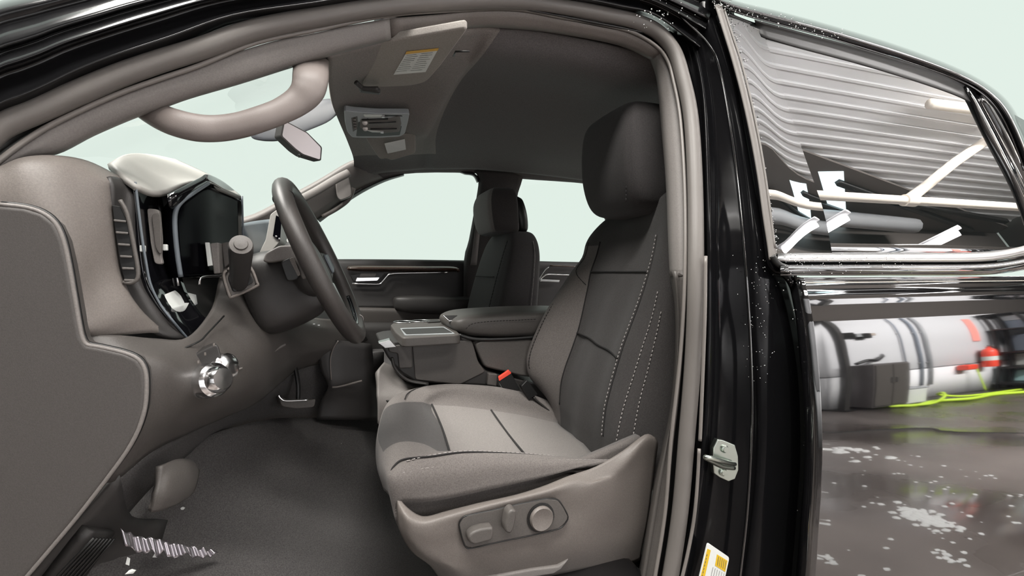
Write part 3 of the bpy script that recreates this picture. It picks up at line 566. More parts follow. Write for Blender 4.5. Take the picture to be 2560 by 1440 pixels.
# tray
tr = [(968,812),(985,806),(1080,800),(1110,799),(1120,812),(1190,836),(1172,850),(1100,853),(1010,858),(985,850),(972,832)]
Z0 = -.195
def tz(px, py): return UZ(px, py, Z0)
outl = [tz(976,812), tz(990,802), tz(1040,799), tz(1105,797), tz(1128,812), tz(1152,836), tz(1110,838), tz(1040,842), tz(1006,844), tz(988,830)]
tra = prism('cup_tray', rounded(outl, .02), Vector((0, 0, -.03)), M['plastic_mid'], cs, bevel=.005)
prism('tray_pocket', rounded([tz(1004,824), tz(1108,820), tz(1132,833), tz(1016,837)], .008), Vector((0, 0, .0022)), M['plastic_dark'], tra, bevel=.0005)
prism('tray_rim', rounded([tz(1000,821), tz(1110,817), tz(1138,835), tz(1012,839)], .01), Vector((0, 0, .0012)), M['bezel'], tra, bevel=.0005)
for q, r in (((1008, 806), .036), ((1052, 804), .036)):
    lathe('cup_holder', tz(*q), (0, 0, 1), [(r, .0), (r, .003), (r * .9, .003), (r * .86, -.02), (.0, -.02)], M['plastic_black'], tra)
    tube('cup_holder_ring', [tz(*q) + Vector((math.cos(a) * r, math.sin(a) * r, .002)) for a in [k * pi / 8 for k in range(16)]], .003, M['satin'], tra, n=2, seg=6, closed=True)
prism('tray_latch', rounded([tz(1064,803), tz(1094,801), tz(1102,806), tz(1070,808)], .004), Vector((0, 0, .004)), M['plastic_dark'], tra, bevel=.001)
# armrest
ar = []
for x, hy, z0, z1 in ((.335, .10, -.165, -.150), (.35, .14, -.185, -.138), (.39, .155, -.20, -.126), (.48, .16, -.212, -.120), (.60, .16, -.215, -.117), (.72, .155, -.215, -.117), (.80, .14, -.21, -.12)):
    zc = (z0 + z1) / 2; ar.append(ring((x, 1.68, 1.4 + zc - .015), hy, (z1 - z0) / 2, 16, .5, ax=Vector((0, 1, 0)), ay=Vector((0, 0, 1))))
am = loft('armrest_lid', ar, M['plastic_mid'], cs, n=(5, 4))
stitch('armrest_stitching', [U(1165,822,1.515), U(1180,810,1.515), U(1220,804,1.515), U(1300,800,1.515), U(1345,798,1.515)], M['thread_dark'], am)
prism('armrest_clip', [U(1108,788,1.6), U(1142,788,1.6), U(1166,796,1.58), U(1122,801,1.58)], Vector((0, 0, -.004)), M['satin'], am, bevel=.001)
tube('console_gap', [U(1148,838,1.525), U(1190,848,1.522), U(1260,848,1.52), U(1342,843,1.52)], .006, M['plastic_black'], cs, seg=8)
# lower seat base with cup holder
lo = [[U(960,905,1.62), U(985,918,1.62), U(1010,950,1.62), U(1060,965,1.62), U(1150,962,1.62)], [U(947,925,1.56), U(968,940,1.56), U(1000,958,1.56), U(1060,970,1.56), U(1150,968,1.56)], [U(945,970,1.53), U(962,975,1.53), U(1000,978,1.53), U(1060,980,1.53), U(1150,980,1.53)], [U(946,1000,1.51), U(956,1004,1.51), U(985,1010,1.51), U(1060,1010,1.51), U(1150,1010,1.51)], [U(946,1060,1.50), U(960,1070,1.50), U(990,1070,1.50), U(1060,1070,1.50), U(1150,1070,1.50)]]
lb_ = surf('lower_seat_base', lo, M['trim'], cs, n=5, solid=.02)
lathe('base_cup_well', U(990, 990, 1.545), (0, -.25, 1), [(.047, -.01), (.047, .006), (.042, .006), (.040, -.03), (.0, -.03)], M['plastic_dark'], lb_)
# ================================================================== PASSENGER SEAT
ps = thing('passenger_seat', 'shade-darkened cloth front passenger seat beyond the console', 'car seat', (.6, 2.06, .75))
rows = []
PZ = [(.18, .675, .045, .11), (.165, .662, .062, .155), (.13, .645, .075, .195), (.08, .628, .085, .22), (.02, .61, .092, .235), (-.07, .585, .10, .25), (-.16, .562, .108, .255), (-.26, .545, .115, .255), (-.40, .54, .12, .25)]
for Z, x, hx, hy in PZ: rows.append(ring((x + hx, 2.08, 1.4 + Z), hx, hy, 16, .45))
pb = loft('backrest', rows, M['cloth_dark'], ps, n=(4, 4))
stitch('backrest_stitching', [Vector((x - .0, 1.90, 1.4 + Z)) for Z, x, hx, hy in PZ[2:]], M['thread_dark'], pb, dash=.012, gap=.002, r=.002)
stitch('backrest_piping', [Vector((x + hx * 1.45, 2.08 - hy - .001, 1.4 + Z)) for Z, x, hx, hy in PZ[2:]], M['thread'], pb, dash=.02, gap=.0005, r=.0012)
tube('cross_seam', [Vector((.592, y, 1.4 - .02)) for y in (2.22, 2.1, 2.0, 1.92)], .002, M['thread_dark'], pb)
rows = [ring((x, 2.05, 1.4 + Z), hx, hy, 16, .4) for Z, x, hx, hy in ((.165, .655, .05, .10), (.18, .65, .065, .135), (.23, .64, .07, .15), (.30, .635, .07, .15), (.345, .64, .06, .13), (.36, .645, .04, .09))]
ph = loft('headrest', rows, [M['cloth_dark'], M['cloth_bolster']], ps, n=(4, 4), matfn=lambda i, j: 1 if 5.5 < j < 10.4 and i > .3 else 0)  # front panel paler, partly cloth and partly windscreen light put into colour
for y in (1.99, 2.12): tube('headrest_post', [Vector((.70, y, 1.54)), Vector((.66, y, 1.6))], .006, M['chrome'], ph)
surf('passenger_cushion', [[Vector((x, y, 1.4 - .40 + (.03 if y in (1.82, 2.33) else 0) - (.12 if x < .1 else 0))) for y in (1.80, 1.82, 1.92, 2.08, 2.24, 2.33, 2.35)] for x in (.06, .1, .25, .45, .62)], M['cloth_dark'], ps, n=4, solid=.1)
rows = [ring((x, 2.06, 1.4 + Z), hx, hy, 12, .6) for Z, x, hx, hy in ((.17, .735, .02, .10), (.19, .735, .03, .12), (.25, .725, .035, .125), (.31, .715, .03, .11), (.33, .71, .02, .08))]
loft('headrest_shell', rows, M['plastic_black'], ps, n=(4, 4))
# ================================================================== DASHBOARD
da = thing('dashboard', 'grey dashboard with vertical air vent, black cluster and lower knee panel', 'dashboard', (-.45, 1.3, .9))
rows = [[U(-80,455,.90), U(0,415,.90), U(60,392,.905), U(140,388,.93), U(220,402,.96), U(300,440,1.0), U(352,462,1.04)],
 [U(-80,470,.875), U(0,432,.878), U(65,410,.882), U(140,410,.90), U(205,425,.925), U(275,452,.955), U(300,462,.98)],
 [U(-80,520,.868), U(0,500,.868), U(70,500,.868), U(140,500,.88), U(205,480,.91), U(268,470,.945), U(284,470,.965)],
 [U(-80,640,.868), U(0,640,.868), U(100,640,.868), U(165,640,.872), U(225,600,.905), U(274,560,.94), U(290,560,.96)],
 [U(-80,760,.868), U(0,760,.868), U(100,760,.868), U(185,750,.872), U(240,710,.905), U(292,680,.94), U(308,690,.96)],
 [U(-80,830,.868), U(0,830,.868), U(100,830,.868), U(205,822,.872), U(270,800,.90), U(335,770,.94), U(350,770,.96)],
 [U(-80,870,.885), U(0,870,.885), U(100,870,.885), U(215,845,.885), U(300,838,.92), U(385,832,.97), U(420,836,1.0)]]
surf('dash_end', rows, M['plastic'], da, n=(5, 5), solid=.006)
cov = [(-60,515),(0,512),(60,518),(105,532),(138,558),(158,600),(172,660),(186,740),(198,810),(206,845),(218,862),(250,868),(310,882),(345,898),(362,925),(366,965),(362,1020),(345,1075),(315,1130),(260,1205),(190,1295),(110,1390),(50,1460),(0,1520),(-60,1590)]
cv = prism('end_cover', Upoly(cov, .852), Vector((0, .03, 0)), M['cover'], da, bevel=.007, seg=4, label='dark flat fuse access cover')
tube('end_cover_rim', [U(a, b, .856) for a, b in cov[1:]], .0032, M['trim'], da, n=3, seg=8)
tube('end_cover_gap', [U(a + 5, b - 4, .862) for a, b in cov[1:]], .003, M['plastic_black'], da, n=3, seg=6)
# dark inner core behind the outer skins
surf('sill_inner', [[U(300,1190,.90), U(190,1310,.90), U(60,1455,.90), U(-60,1590,.90)], [U(330,1290,1.0), U(260,1400,.98), U(160,1520,.96), U(40,1640,.95)], [U(420,1300,1.08), U(380,1420,1.05), U(300,1560,1.0), U(200,1700,.98)]], M['plastic_dark'], da, n=4, solid=.01)
prism('dash_core', Upoly([(-60,470),(270,470),(300,520),(340,700),(400,800),(470,860),(560,800),(590,850),(500,980),(420,1050),(260,1200),(-60,1500)], 1.10), Vector((-.12, .25, 0)), M['plastic_black'], da, bevel=.01)
# knee panel
K = [[U(214,838,.885), U(300,838,.905), U(390,846,.96), U(470,842,1.0), U(530,770,1.12), U(560,672,1.20), U(640,640,1.26), U(700,740,1.36), U(770,790,1.50), U(860,800,1.62)],
 [U(225,866,.88), U(320,868,.893), U(400,874,.93), U(480,880,.98), U(560,825,1.09), U(610,755,1.17), U(680,750,1.25), U(740,800,1.37), U(800,820,1.50), U(870,830,1.62)],
 [U(330,900,.88), U(366,905,.888), U(420,910,.91), U(490,930,.965), U(575,890,1.06), U(650,860,1.14), U(705,840,1.24), U(750,845,1.37), U(805,850,1.5), U(870,850,1.62)],
 [U(362,960,.88), U(378,965,.888), U(430,975,.915), U(500,985,.97), U(580,965,1.06), U(650,930,1.15), U(705,900,1.26), U(750,880,1.38), U(805,872,1.5), U(868,866,1.62)],
 [U(345,1080,.88), U(370,1072,.90), U(430,1045,.94), U(500,1035,1.01), U(575,1010,1.1), U(650,975,1.2), U(705,930,1.30), U(750,900,1.42), U(800,890,1.54), U(860,884,1.66)],
 [U(260,1210,.88), U(300,1195,.91), U(380,1130,.98), U(470,1085,1.08), U(560,1045,1.18), U(640,1010,1.28), U(700,960,1.38), U(745,925,1.5), U(800,910,1.6), U(860,900,1.7)]]
surf('knee_panel', K, M['knee'], da, n=(5, 5), solid=.006)
tube('knee_seam', [U(455,873,.972), U(500,852,1.0), U(520,832,1.03), U(560,790,1.085)], .0016, M['plastic_black'], da)
tube('knee_seam', [U(585,928,1.06), U(605,920,1.085)], .0018, M['trim'], da)
tube('knee_seam', [U(676,884,1.19), U(700,868,1.23), U(712,862,1.25)], .003, M['trim'], da)
# under-dash dark volume and centre stack flank
surf('under_dash', [[U(290,1210,.93), U(400,1120,1.02), U(560,1040,1.22), U(700,955,1.42), U(800,905,1.6), U(960,880,1.75)], [U(280,1330,.97), U(420,1180,1.12), U(560,1080,1.36), U(690,1055,1.55), U(800,1050,1.66), U(960,1040,1.8)]], M['carpet'], da, n=5, solid=.02)
surf('center_stack_flank', [[U(790,850,1.56), U(835,850,1.56), U(930,860,1.62)], [U(800,920,1.56), U(838,915,1.56), U(935,920,1.62)], [U(820,965,1.56), U(845,962,1.56), U(940,960,1.62)], [U(800,1010,1.58), U(850,1000,1.58), U(950,1000,1.64)], [U(790,1050,1.58), U(850,1050,1.58), U(950,1050,1.64)]], M['plastic_dark'], da, n=4, solid=.02)
tube('flank_bead', [U(846,852,1.552), U(834,870,1.552), U(826,900,1.552), U(828,950,1.552)], .002, M['plastic'], da)
tube('flank_bead', [U(830,968,1.552), U(850,966,1.552), U(905,952,1.56)], .003, M['plastic'], da)
# kick panel
surf('kick_panel', [[U(405,1165,.95), U(440,1148,.99), U(480,1150,1.03), U(500,1175,1.07)], [U(395,1205,.94), U(430,1190,.96), U(475,1188,1.01), U(495,1205,1.06)], [U(388,1240,.93), U(425,1238,.95), U(465,1232,1.0), U(486,1228,1.05)], [U(378,1282,.935), U(405,1276,.95), U(445,1260,.99), U(474,1242,1.04)]], M['plastic_mid'], da, n=5, solid=.01)
# dash top and hood
T = [[U(268,410,1.04), U(318,385,1.12), U(380,386,1.3), U(440,398,1.5)], [U(284,422,1.01), U(335,400,1.1), U(420,405,1.25), U(500,425,1.42)], [U(310,440,.99), U(370,445,1.06), U(470,442,1.20), U(560,455,1.40)], [U(345,465,.99), U(405,482,1.04), U(500,452,1.16), U(604,492,1.42)]]
surf('dash_top', T, M['dash_top'], da, n=5, solid=.01)
surf('dash_top_far', [[U(600,560,1.46), U(640,552,1.8), U(700,545,2.3)], [U(612,600,1.46), U(660,590,1.8), U(735,580,2.3)], [U(615,660,1.46), U(670,640,1.8), U(780,620,2.3)], [U(620,700,1.46), U(690,690,1.8), U(800,660,2.3)]], M['blue_grey'], da, n=4, solid=.02)
surf('far_dash_face', [[U(615,655,1.48), U(690,650,1.8), U(800,640,2.3)], [U(640,720,1.5), U(720,720,1.8), U(850,720,2.3)], [U(700,800,1.5), U(780,800,1.8), U(880,780,2.3)], [U(760,870,1.5), U(830,860,1.8), U(920,850,2.3)]], M['plastic_dark'], da, n=4, solid=.02)
# side vent column
vt = surf('vent_surround', [[U(275,440,.955), U(300,445,.985), U(335,462,1.03), U(345,468,1.05)], [U(282,470,.95), U(310,480,.985), U(335,490,1.0), U(350,500,1.03)], [U(286,560,.955), U(308,560,.985), U(338,560,1.0), U(356,560,1.03)], [U(300,660,.955), U(318,660,.985), U(346,660,1.0), U(366,660,1.03)], [U(315,720,.955), U(340,730,.985), U(362,720,1.0), U(384,716,1.03)], [U(350,790,.96), U(385,800,.985), U(404,790,1.0), U(420,780,1.03)], [U(400,838,.98), U(440,845,1.0), U(462,845,1.02), U(474,850,1.05)]], M['plastic_dark'], da, n=4, solid=.008)
for k in range(6):
    a = U(284 + k * 5.2, 548 + k * 30, .938); b = U(316 + k * 5.0, 551 + k * 29.5, .941)
    prism('vent_slat', [a, b, b + Vector((0, 0, -.004)), a + Vector((0, 0, -.004))], Vector((-.004, .010, .001)), M['plastic_mid'], vt, bevel=.001, seg=1)
ve = [(280,512),(300,516),(322,560),(338,640),(346,690),(336,705),(312,705),(300,660),(288,580)]
prism('vent_well', Upoly(ve, .944), Vector((-.01, .03, 0)), M['plastic_black'], vt, bevel=.001, seg=1)
tube('vent_bezel', Upoly([(300,500),(318,535),(334,610),(346,685),(332,706),(308,706)], .942), .0032, M['plastic_mid'], vt, n=4)
# piano black column with silver inlay
gb = surf('cluster_side_trim', [[U(338,458,1.0), U(352,456,1.03), U(382,462,1.08), U(420,490,1.12)], [U(346,520,1.0), U(360,515,1.03), U(390,520,1.08), U(432,520,1.12)], [U(352,600,1.0), U(368,600,1.03), U(402,600,1.08), U(440,600,1.12)], [U(362,680,1.0), U(378,680,1.03), U(420,690,1.08), U(452,680,1.12)], [U(385,740,1.0), U(402,742,1.03), U(430,745,1.08), U(470,735,1.12)], [U(430,800,1.01), U(442,802,1.04), U(465,800,1.08), U(500,780,1.12)], [U(468,848,1.03), U(474,846,1.05), U(490,838,1.09), U(520,800,1.12)]], M['gloss_black'], da, n=4, solid=.008)
tube('trim_edge', [U(338,455,.995), U(347,530,.995), U(356,600,.995), U(364,650,.995), U(376,710,.995), U(400,760,1.0), U(430,800,1.0), U(455,830,1.02), U(472,850,1.03)], .0022, M['blue_grey'], da)
prism('silver_inlay', rounded(Upoly([(366,520),(398,524),(404,600),(402,640),(408,662),(386,660),(376,610)], 1.035), .006), Vector((0, .01, 0)), M['trim'], gb, bevel=.003)
prism('inlay_recess', rounded(Upoly([(378,536),(400,530),(404,590),(402,640),(388,620)], 1.03), .008), Vector((0, .004, 0)), M['plastic_mid'], gb, bevel=.002)
for q in ((357, 622), (414, 619)):
    rbox('trim_clip', U(*q, 1.0 if q[0] < 400 else 1.06), (.008, .008, .012), M['white'], gb, bevel=.002)
tube('trim_edge', [U(420,512,1.1), U(428,560,1.1), U(434,640,1.1), U(446,715,1.1)], .0025, M['satin'], da)
prism('silver_tray', [U(408,735,1.05), U(440,722,1.10), U(490,735,1.16), U(492,748,1.15), U(456,765,1.08), U(424,772,1.05)], Vector((0, .006, -.012)), M['white'], da, bevel=.003)
prism('inner_vent_trim', Upoly([(392,470),(420,486),(432,510),(440,540),(434,545),(410,540)], 1.10), Vector((-.02, .03, 0)), M['plastic_black'], da, bevel=.002)
# instrument cluster
sc_px = [(432,520,1.06),(470,484,1.10),(520,449,1.17),(548,458,1.26),(578,472,1.36),(604,492,1.44),(606,560,1.44),(606,640,1.44),(560,690,1.30),(500,692,1.18),(452,694,1.08),(440,620,1.06)]
cl = thing('instrument_cluster', 'gloss black instrument display behind the steering wheel', 'instrument display', (-.3, 1.25, 1.4))
surf('display_panel', [[U(436,520,1.06), U(470,488,1.10), U(520,454,1.19), U(560,468,1.32), U(603,494,1.44)], [U(438,570,1.06), U(475,560,1.12), U(520,555,1.2), U(562,560,1.32), U(604,565,1.44)], [U(444,640,1.06), U(480,635,1.12), U(525,630,1.2), U(565,630,1.32), U(605,635,1.44)], [U(454,694,1.07), U(490,692,1.13), U(530,690,1.2), U(570,690,1.32), U(606,690,1.44)]], M['screen'], cl, n=4, solid=.02)
surf('cluster_hood', [[U(418,486,1.03), U(450,470,1.05), U(500,444,1.13), U(520,436,1.17), U(560,455,1.34), U(606,492,1.46)], [U(420,500,1.02), U(452,482,1.04), U(505,452,1.12), U(524,443,1.17), U(562,462,1.33), U(606,498,1.455)], [U(428,522,1.03), U(458,500,1.05), U(505,466,1.12), U(528,456,1.17), U(562,476,1.31), U(603,504,1.44)], [U(436,524,1.06), U(464,504,1.08), U(508,472,1.15), U(530,462,1.2), U(562,480,1.33), U(602,508,1.45)]], M['gloss_black'], cl, n=4, solid=.004)
tube('bezel_edge', [U(520,458,1.15), U(480,484,1.08), U(450,508,1.05), U(438,535,1.045), U(438,580,1.045), U(444,640,1.05), U(452,692,1.055)], .0042, M['blue_grey'], cl)
tube('bezel_edge', [U(605,490,1.435), U(607,560,1.435), U(608,600,1.435)], .0025, M['blue_grey'], cl)
prism('display_frame', [U(512,606,1.16), U(522,606,1.16), U(530,664,1.16), U(519,666,1.16)], Vector((0, .01, 0)), M['white'], cl, bevel=.001)
prism('display_post', [U(524,608,1.17), U(546,606,1.17), U(550,684,1.17), U(534,686,1.17)], Vector((0, .04, 0)), M['trim'], cl, bevel=.003)
prism('display_post', [U(552,608,1.2), U(572,604,1.2), U(580,655,1.2), U(560,672,1.2)], Vector((0, .04, 0)), M['plastic_mid'], cl, bevel=.003)
tube('lower_edge', [U(498,712,1.12), U(504,694,1.12), U(540,690,1.16), U(560,690,1.18)], .0025, M['chrome'], cl)
surf('tray_recess', [[U(430,690,1.10), U(500,690,1.2), U(590,680,1.3)], [U(450,740,1.11), U(510,740,1.2), U(590,730,1.28)], [U(470,800,1.10), U(520,800,1.16), U(580,780,1.24)], [U(490,860,1.08), U(540,850,1.13), U(580,830,1.2)]], M['plastic_dark'], da, n=4, solid=.01)
# headlamp knobs
hk = thing('headlamp_switch', 'pair of chrome ringed headlamp knobs low on the dashboard', 'switch', U(540, 930, .99))
prism('switch_plate', rounded(Upoly([(478,890),(520,868),(545,858),(556,900),(552,990),(500,985),(482,940)], .985), .01), Vector((-.01, .03, 0)), M['plastic_dark'], hk, bevel=.004)
c1 = U(532, 950, .965); ax = (.75, -.62, .18)
lathe('light_knob', c1, ax, [(.030, -.03), (.031, -.012), (.030, -.01), (.030, .006), (.026, .010), (.024, .011), (.022, .022), (.018, .026), (.0, .027)], M['chrome'], hk, label='large chrome knob')
c2 = U(560, 918, 1.0)
lathe('dimmer_knob', c2, ax, [(.026, -.03), (.027, -.01), (.026, -.008), (.025, .008), (.020, .012), (.0, .013)], M['chrome'], hk, label='smaller chrome knob')
for q in ((496, 905), (513, 885), (535, 862), (488, 930)): rbox('switch_mark', U(*q,   .968), (.003, .002, .005), M['plastic'], hk, bevel=.0005)
# stalk with boot
sk = thing('column_stalk', 'dark lever with round end cap rising from a framed boot left of the wheel', 'lever', U(600, 700, 1.18))
fr = [(572,672),(600,660),(626,668),(642,705),(640,716),(580,743),(574,738),(560,690)]
prism('boot_frame', rounded(Upoly(fr, 1.09), .006), Vector((-.01, .02, 0)), M['plastic_mid'], sk, bevel=.003)
tube('boot_rim', Upoly(fr, 1.088), .0028, M['plastic'], sk, n=3, seg=8, closed=True)
prism('boot_recess', rounded(Upoly([(576,680),(602,668),(622,675),(636,706),(584,732),(570,696)], 1.087), .006), Vector((-.005, .01, 0)), M['plastic_black'], sk, bevel=.002)
a = U(599, 712, 1.10); b = U(603, 604, 1.0); ax = (b - a).normalized()
L_ = (b - a).length
lathe('lever_body', a, ax, [(.017, -.01), (.0165, .02), (.018, .035), (.019, L_ * .5), (.021, L_ * .8), (.0205, L_ * .92)], M['plastic_dark'], sk)
lathe('lever_cap', a + ax * L_ * .9, (ax + Vector((.1, -.75, .0))).normalized(), [(.0205, -.012), (.021, .0), (.019, .008), (.012, .009), (.011, .012), (.0, .013)], M['plastic_mid'], sk)
# centre screen
cc = thing('center_screen', 'upright centre display in a pale housing seen edge-on beyond the lever', 'display', U(680, 640, 1.62))
prism('screen_housing', rounded([U(692,524,1.60), U(704,540,1.60), U(700,604,1.60), U(668,640,1.60), U(646,636,1.60), U(664,600,1.60), U(676,536,1.60)], .006), Vector((-.01, .34, 0)), M['dash_top'], cc, bevel=.006)
prism('screen_glass', [U(690,538,1.594), U(704,546,1.594), U(700,602,1.594), U(682,590,1.594)], Vector((.0, .004, 0)), M['screen'], cc, bevel=.001)
for q in ((690, 591), (698, 597)): lathe('screen_button', U(*q, 1.592), (.3, -1, 0), [(.003, 0), (.003, .002), (0, .003)], M['satin'], cc)
ds_ = lathe('speaker_cap', U(725, 604, 1.75), (.3, -.8, .5), [(.012, 0), (.012, .004), (0, .006)], M['white'], da)
# centre stack knobs
hv = thing('climate_controls', 'small chrome climate dial and buttons low on the centre stack', 'controls', U(765, 810, 1.5))
lathe('climate_dial', U(764, 810, 1.49), (.8, -.55, .1), [(.018, -.02), (.0185, 0), (.016, .004), (.015, .006), (.0, .007)], M['chrome'], hv)
for k in range(3): prism('climate_button', [U(730 + k * 2, 833 + k * 9, 1.47), U(742 + k * 2, 828 + k * 9, 1.47), U(743 + k * 2, 831 + k * 9, 1.47), U(731 + k * 2, 836 + k * 9, 1.47)], Vector((0, .01, 0)), M['satin'], hv, bevel=.0005)
for q in ((745, 801), (785, 810), (797, 813)): rbox('climate_mark', U(*q, 1.47), (.006, .002, .003), M['satin'], hv, bevel=.0005)
# ================================================================== STEERING COLUMN AND WHEEL
sco = thing('steering_column', 'dark steering column shroud with a square tilt lever recess', 'steering column', (-.2, 1.22, 1.2))
S = []
for x, z, hy, hz in ((-.205, -.065, .05, .06), (-.195, -.06, .085, .085), (-.16, -.048, .095, .095), (-.11, -.033, .085, .09), (-.07, -.018, .07, .08), (-.055, -.012, .05, .055)):
    S.append(ring((x, 1.24, 1.4 + z), hy, hz, 14, .6, ax=Vector((0, 1, 0)), ay=Vector((-.3, 0, 1)).normalized()))
loft('column_shroud', S, M['shroud'], sco, n=4)
prism('shroud_cap', rounded(Upoly([(656,654),(664,632),(698,614),(736,613),(754,634),(772,694),(756,700),(736,652),(700,652),(674,657)], 1.118), .006), Vector((0, .06, 0)), M['trim'], sco, bevel=.005)
prism('tilt_recess', rounded(Upoly([(700,655),(728,642),(750,690),(742,700),(718,704),(712,690)], 1.116), .008), Vector((0, .012, 0)), M['plastic_black'], sco, bevel=.003)
prism('tilt_lever', rounded(Upoly([(722,646),(734,643),(752,686),(745,692)], 1.110), .005), Vector((0, .012, 0)), M['plastic'], sco, bevel=.003)
sw = thing('steering_wheel', 'thick black leather steering wheel seen nearly edge-on', 'steering wheel', (-.04, 1.22, 1.44))
Ct = Vector((-.048, 1.22, 1.4 + .022)); RZ = Euler((0, 0, math.radians(-5))).to_matrix()
nrm = RZ @ Vector((math.cos(math.radians(24)), 0, math.sin(math.radians(24))))
ay = RZ @ Vector((0, 1, 0)); az = RZ @ Vector((-math.sin(math.radians(24)), 0, math.cos(math.radians(24))))
Rw = .187
cir = [Ct + ay * math.cos(a) * Rw + az * math.sin(a) * Rw for a in [k * pi / 16 for k in range(32)]]
tube('rim', cir, (.020, .0225), M['leather'], sw, n=3, seg=16, closed=True, ref=nrm)
tube('rim_inlay', [Ct + ay * math.cos(a) * (Rw - .018) + az * math.sin(a) * (Rw - .018) + nrm * .006 for a in [pi * (1.20 + .6 * k / 12) for k in range(13)]], (.006, .006), M['gloss_black'], sw, n=3, ref=nrm)
hub = [ring(Ct - nrm * d, r * 1.05, r * .8, 14, .7, ax=ay, ay=az) for d, r in ((.075, .05), (.05, .085), (.02, .09), (.006, .08), (.0, .05))]
loft('airbag_cover', hub, M['plastic_dark'], sw, n=4)
for s in (-1, 1):
    spk = prism('spoke', [Ct + ay * s * .06 + az * .03, Ct + ay * s * .175 + az * .035, Ct + ay * s * .178 - az * .02, Ct + ay * s * .06 - az * .045], -nrm * .022, M['plastic_dark'], sw, bevel=.006)
    prism('button_pad', rounded([Ct + ay * s * .085 + az * .022, Ct + ay * s * .155 + az * .026, Ct + ay * s * .155 - az * .014, Ct + ay * s * .085 - az * .03], .01) , nrm * .006, M['blue_grey'], spk, bevel=.002)
prism('lower_spoke', [Ct - az * .05 + ay * .04, Ct - az * .175 + ay * .05, Ct - az * .175 - ay * .05, Ct - az * .05 - ay * .04], -nrm * .02, M['satin'], sw, bevel=.006)
tube('rim_seam', [Ct + ay * math.cos(-1.05) * (Rw + .017 * math.cos(t)) + az * math.sin(-1.05) * (Rw + .017 * math.cos(t)) + nrm * .0212 * math.sin(t) for t in [k * 2 * pi / 12 for k in range(12)]], .0012, M['thread'], sw, n=2, seg=6, closed=True)
tube('rim_seam', [cir[8] * 0 + Ct + ay * math.cos(2.25) * (Rw + .0172 * math.cos(t)) + az * math.sin(2.25) * (Rw + .0172 * math.cos(t)) + nrm * .0212 * math.sin(t) for t in [k * 2 * pi / 12 for k in range(12)]], .0010, M['thread_dark'], sw, n=2, seg=6, closed=True)
# ================================================================== PEDALS
bp = thing('brake_pedal', 'dark brake pedal with a bright metal rim', 'pedal', U(740, 1010, 1.5))
prism('pedal_pad', rounded(Upoly([(696,990),(720,1000),(775,1000),(790,996),(786,1018),(740,1022),(704,1016)], 1.42), .008), Vector((-.012, .03, -.004)), M['plastic_mid'], bp, bevel=.004)
tube('pedal_rim', [U(696,988,1.415), U(702,996,1.415), U(716,1002,1.415), U(770,1000,1.415)], .0028, M['chrome'], bp)
tube('pedal_arm', [U(745,1005,1.46), U(745,960,1.47), U(735,900,1.46)], (.006, .012), M['plastic_black'], bp, ref=(1, 0, 0))
# ================================================================== GRAB HANDLE
gh = thing('grab_handle', 'warm grey looped grab handle on the driver front pillar', 'grab handle', U(600, 300, 1.0))
pp = [(318,225,1.07),(350,256,1.035),(388,284,.998),(434,305,.978),(490,319,.975),(545,321,.98),(600,313,.98),(650,298,.98),(700,279,.985),(745,253,.99),(770,224,.99),(777,190,1.0),(778,160,1.045),(780,128,1.10),(782,100,1.15)]
wd = [.022,.022,.022,.0235,.024,.0235,.0230,.0230,.0232,.026,.030,.032,.033,.033,.033]
P = [U(a, b, y) for a, b, y in pp]
def wr(t):
    f = t * (len(wd) - 1); i = min(int(f), len(wd) - 2); return (.015, wd[i] + (wd[i + 1] - wd[i]) * (f - i))
tube('handle_loop', P, wr, M['trim_pink'], gh, n=6, seg=16, ref=(0, 1, 0))
# ================================================================== SUN VISORS
def visor(name, near, label, lab):
    v = thing(name, label, 'sun visor', near[0]); return v
sv = visor('sun_visor', [UZ(950,110,.44)], 'grey driver sun visor with a white and yellow warning label', None)
Zv = .478
out = [UZ(948,106,Zv), UZ(1172,68,Zv), UZ(1098,170,Zv - .004), UZ(1072,200,Zv - .006), UZ(1040,214,Zv - .006), UZ(985,220,Zv - .006), UZ(910,222,Zv - .006), UZ(908,205,Zv - .006)]
def flat(pts, Z): return [UZ(a, b, Z) for a, b in pts]
prism('visor_panel', rounded(flat([(946,108),(1174,68),(1100,168),(1066,206),(1030,215),(972,218),(905,218)], Zv), .02), Vector((0, 0, .018)), M['visor'], sv, bevel=.006)
vl = prism('warning_label', flat([(1017,130),(1096,122),(1064,180),(984,187)], Zv - .0012), Vector((0, 0, .001)), M['white'], sv, bevel=0, label='white label with a yellow heading')
prism('label_heading', flat([(1016.5,129.5),(1097,121),(1094,127),(1013,136)], Zv - .0018), Vector((0, 0, .0006)), M['orange'], vl, bevel=0)
V = []; F = []
for k in range(9):
    for (t0, t1) in ((.04, .46), (.52, .96)):
        t1 -= random.uniform(0, .12)
        a0, a1 = (1013 - k * 3.2 + 0, 139 + k * 5), (1090 - k * 3.4, 131 + k * 5.4)
        A = UZ(a0[0] + (a1[0] - a0[0]) * t0, a0[1] + (a1[1] - a0[1]) * t0, Zv - .0019); B = UZ(a0[0] + (a1[0] - a0[0]) * t1, a0[1] + (a1[1] - a0[1]) * t1, Zv - .0019)
        n = (B - A).normalized().cross(Vector((0, 0, 1))) * .0007; q = len(V); V.extend([A + n, B + n, B - n, A - n]); F.append((q, q + 1, q + 2, q + 3))
link('label_print', mesh('label_print', V, F), M['ink'], vl)
tube('visor_pivot', [UZ(890,206,.46), UZ(903,218,.455), UZ(912,222,.452), UZ(945,222,.452)], .006, M['plastic_dark'], sv)
rbox('visor_clip', UZ(925,226,.455), (.05, .02, .012), M['plastic_dark'], sv, bevel=.004)
pv = visor('sun_visor', [UZ(990,380,.41)], 'far passenger sun visor with a plain white label', None)
Zp = .43
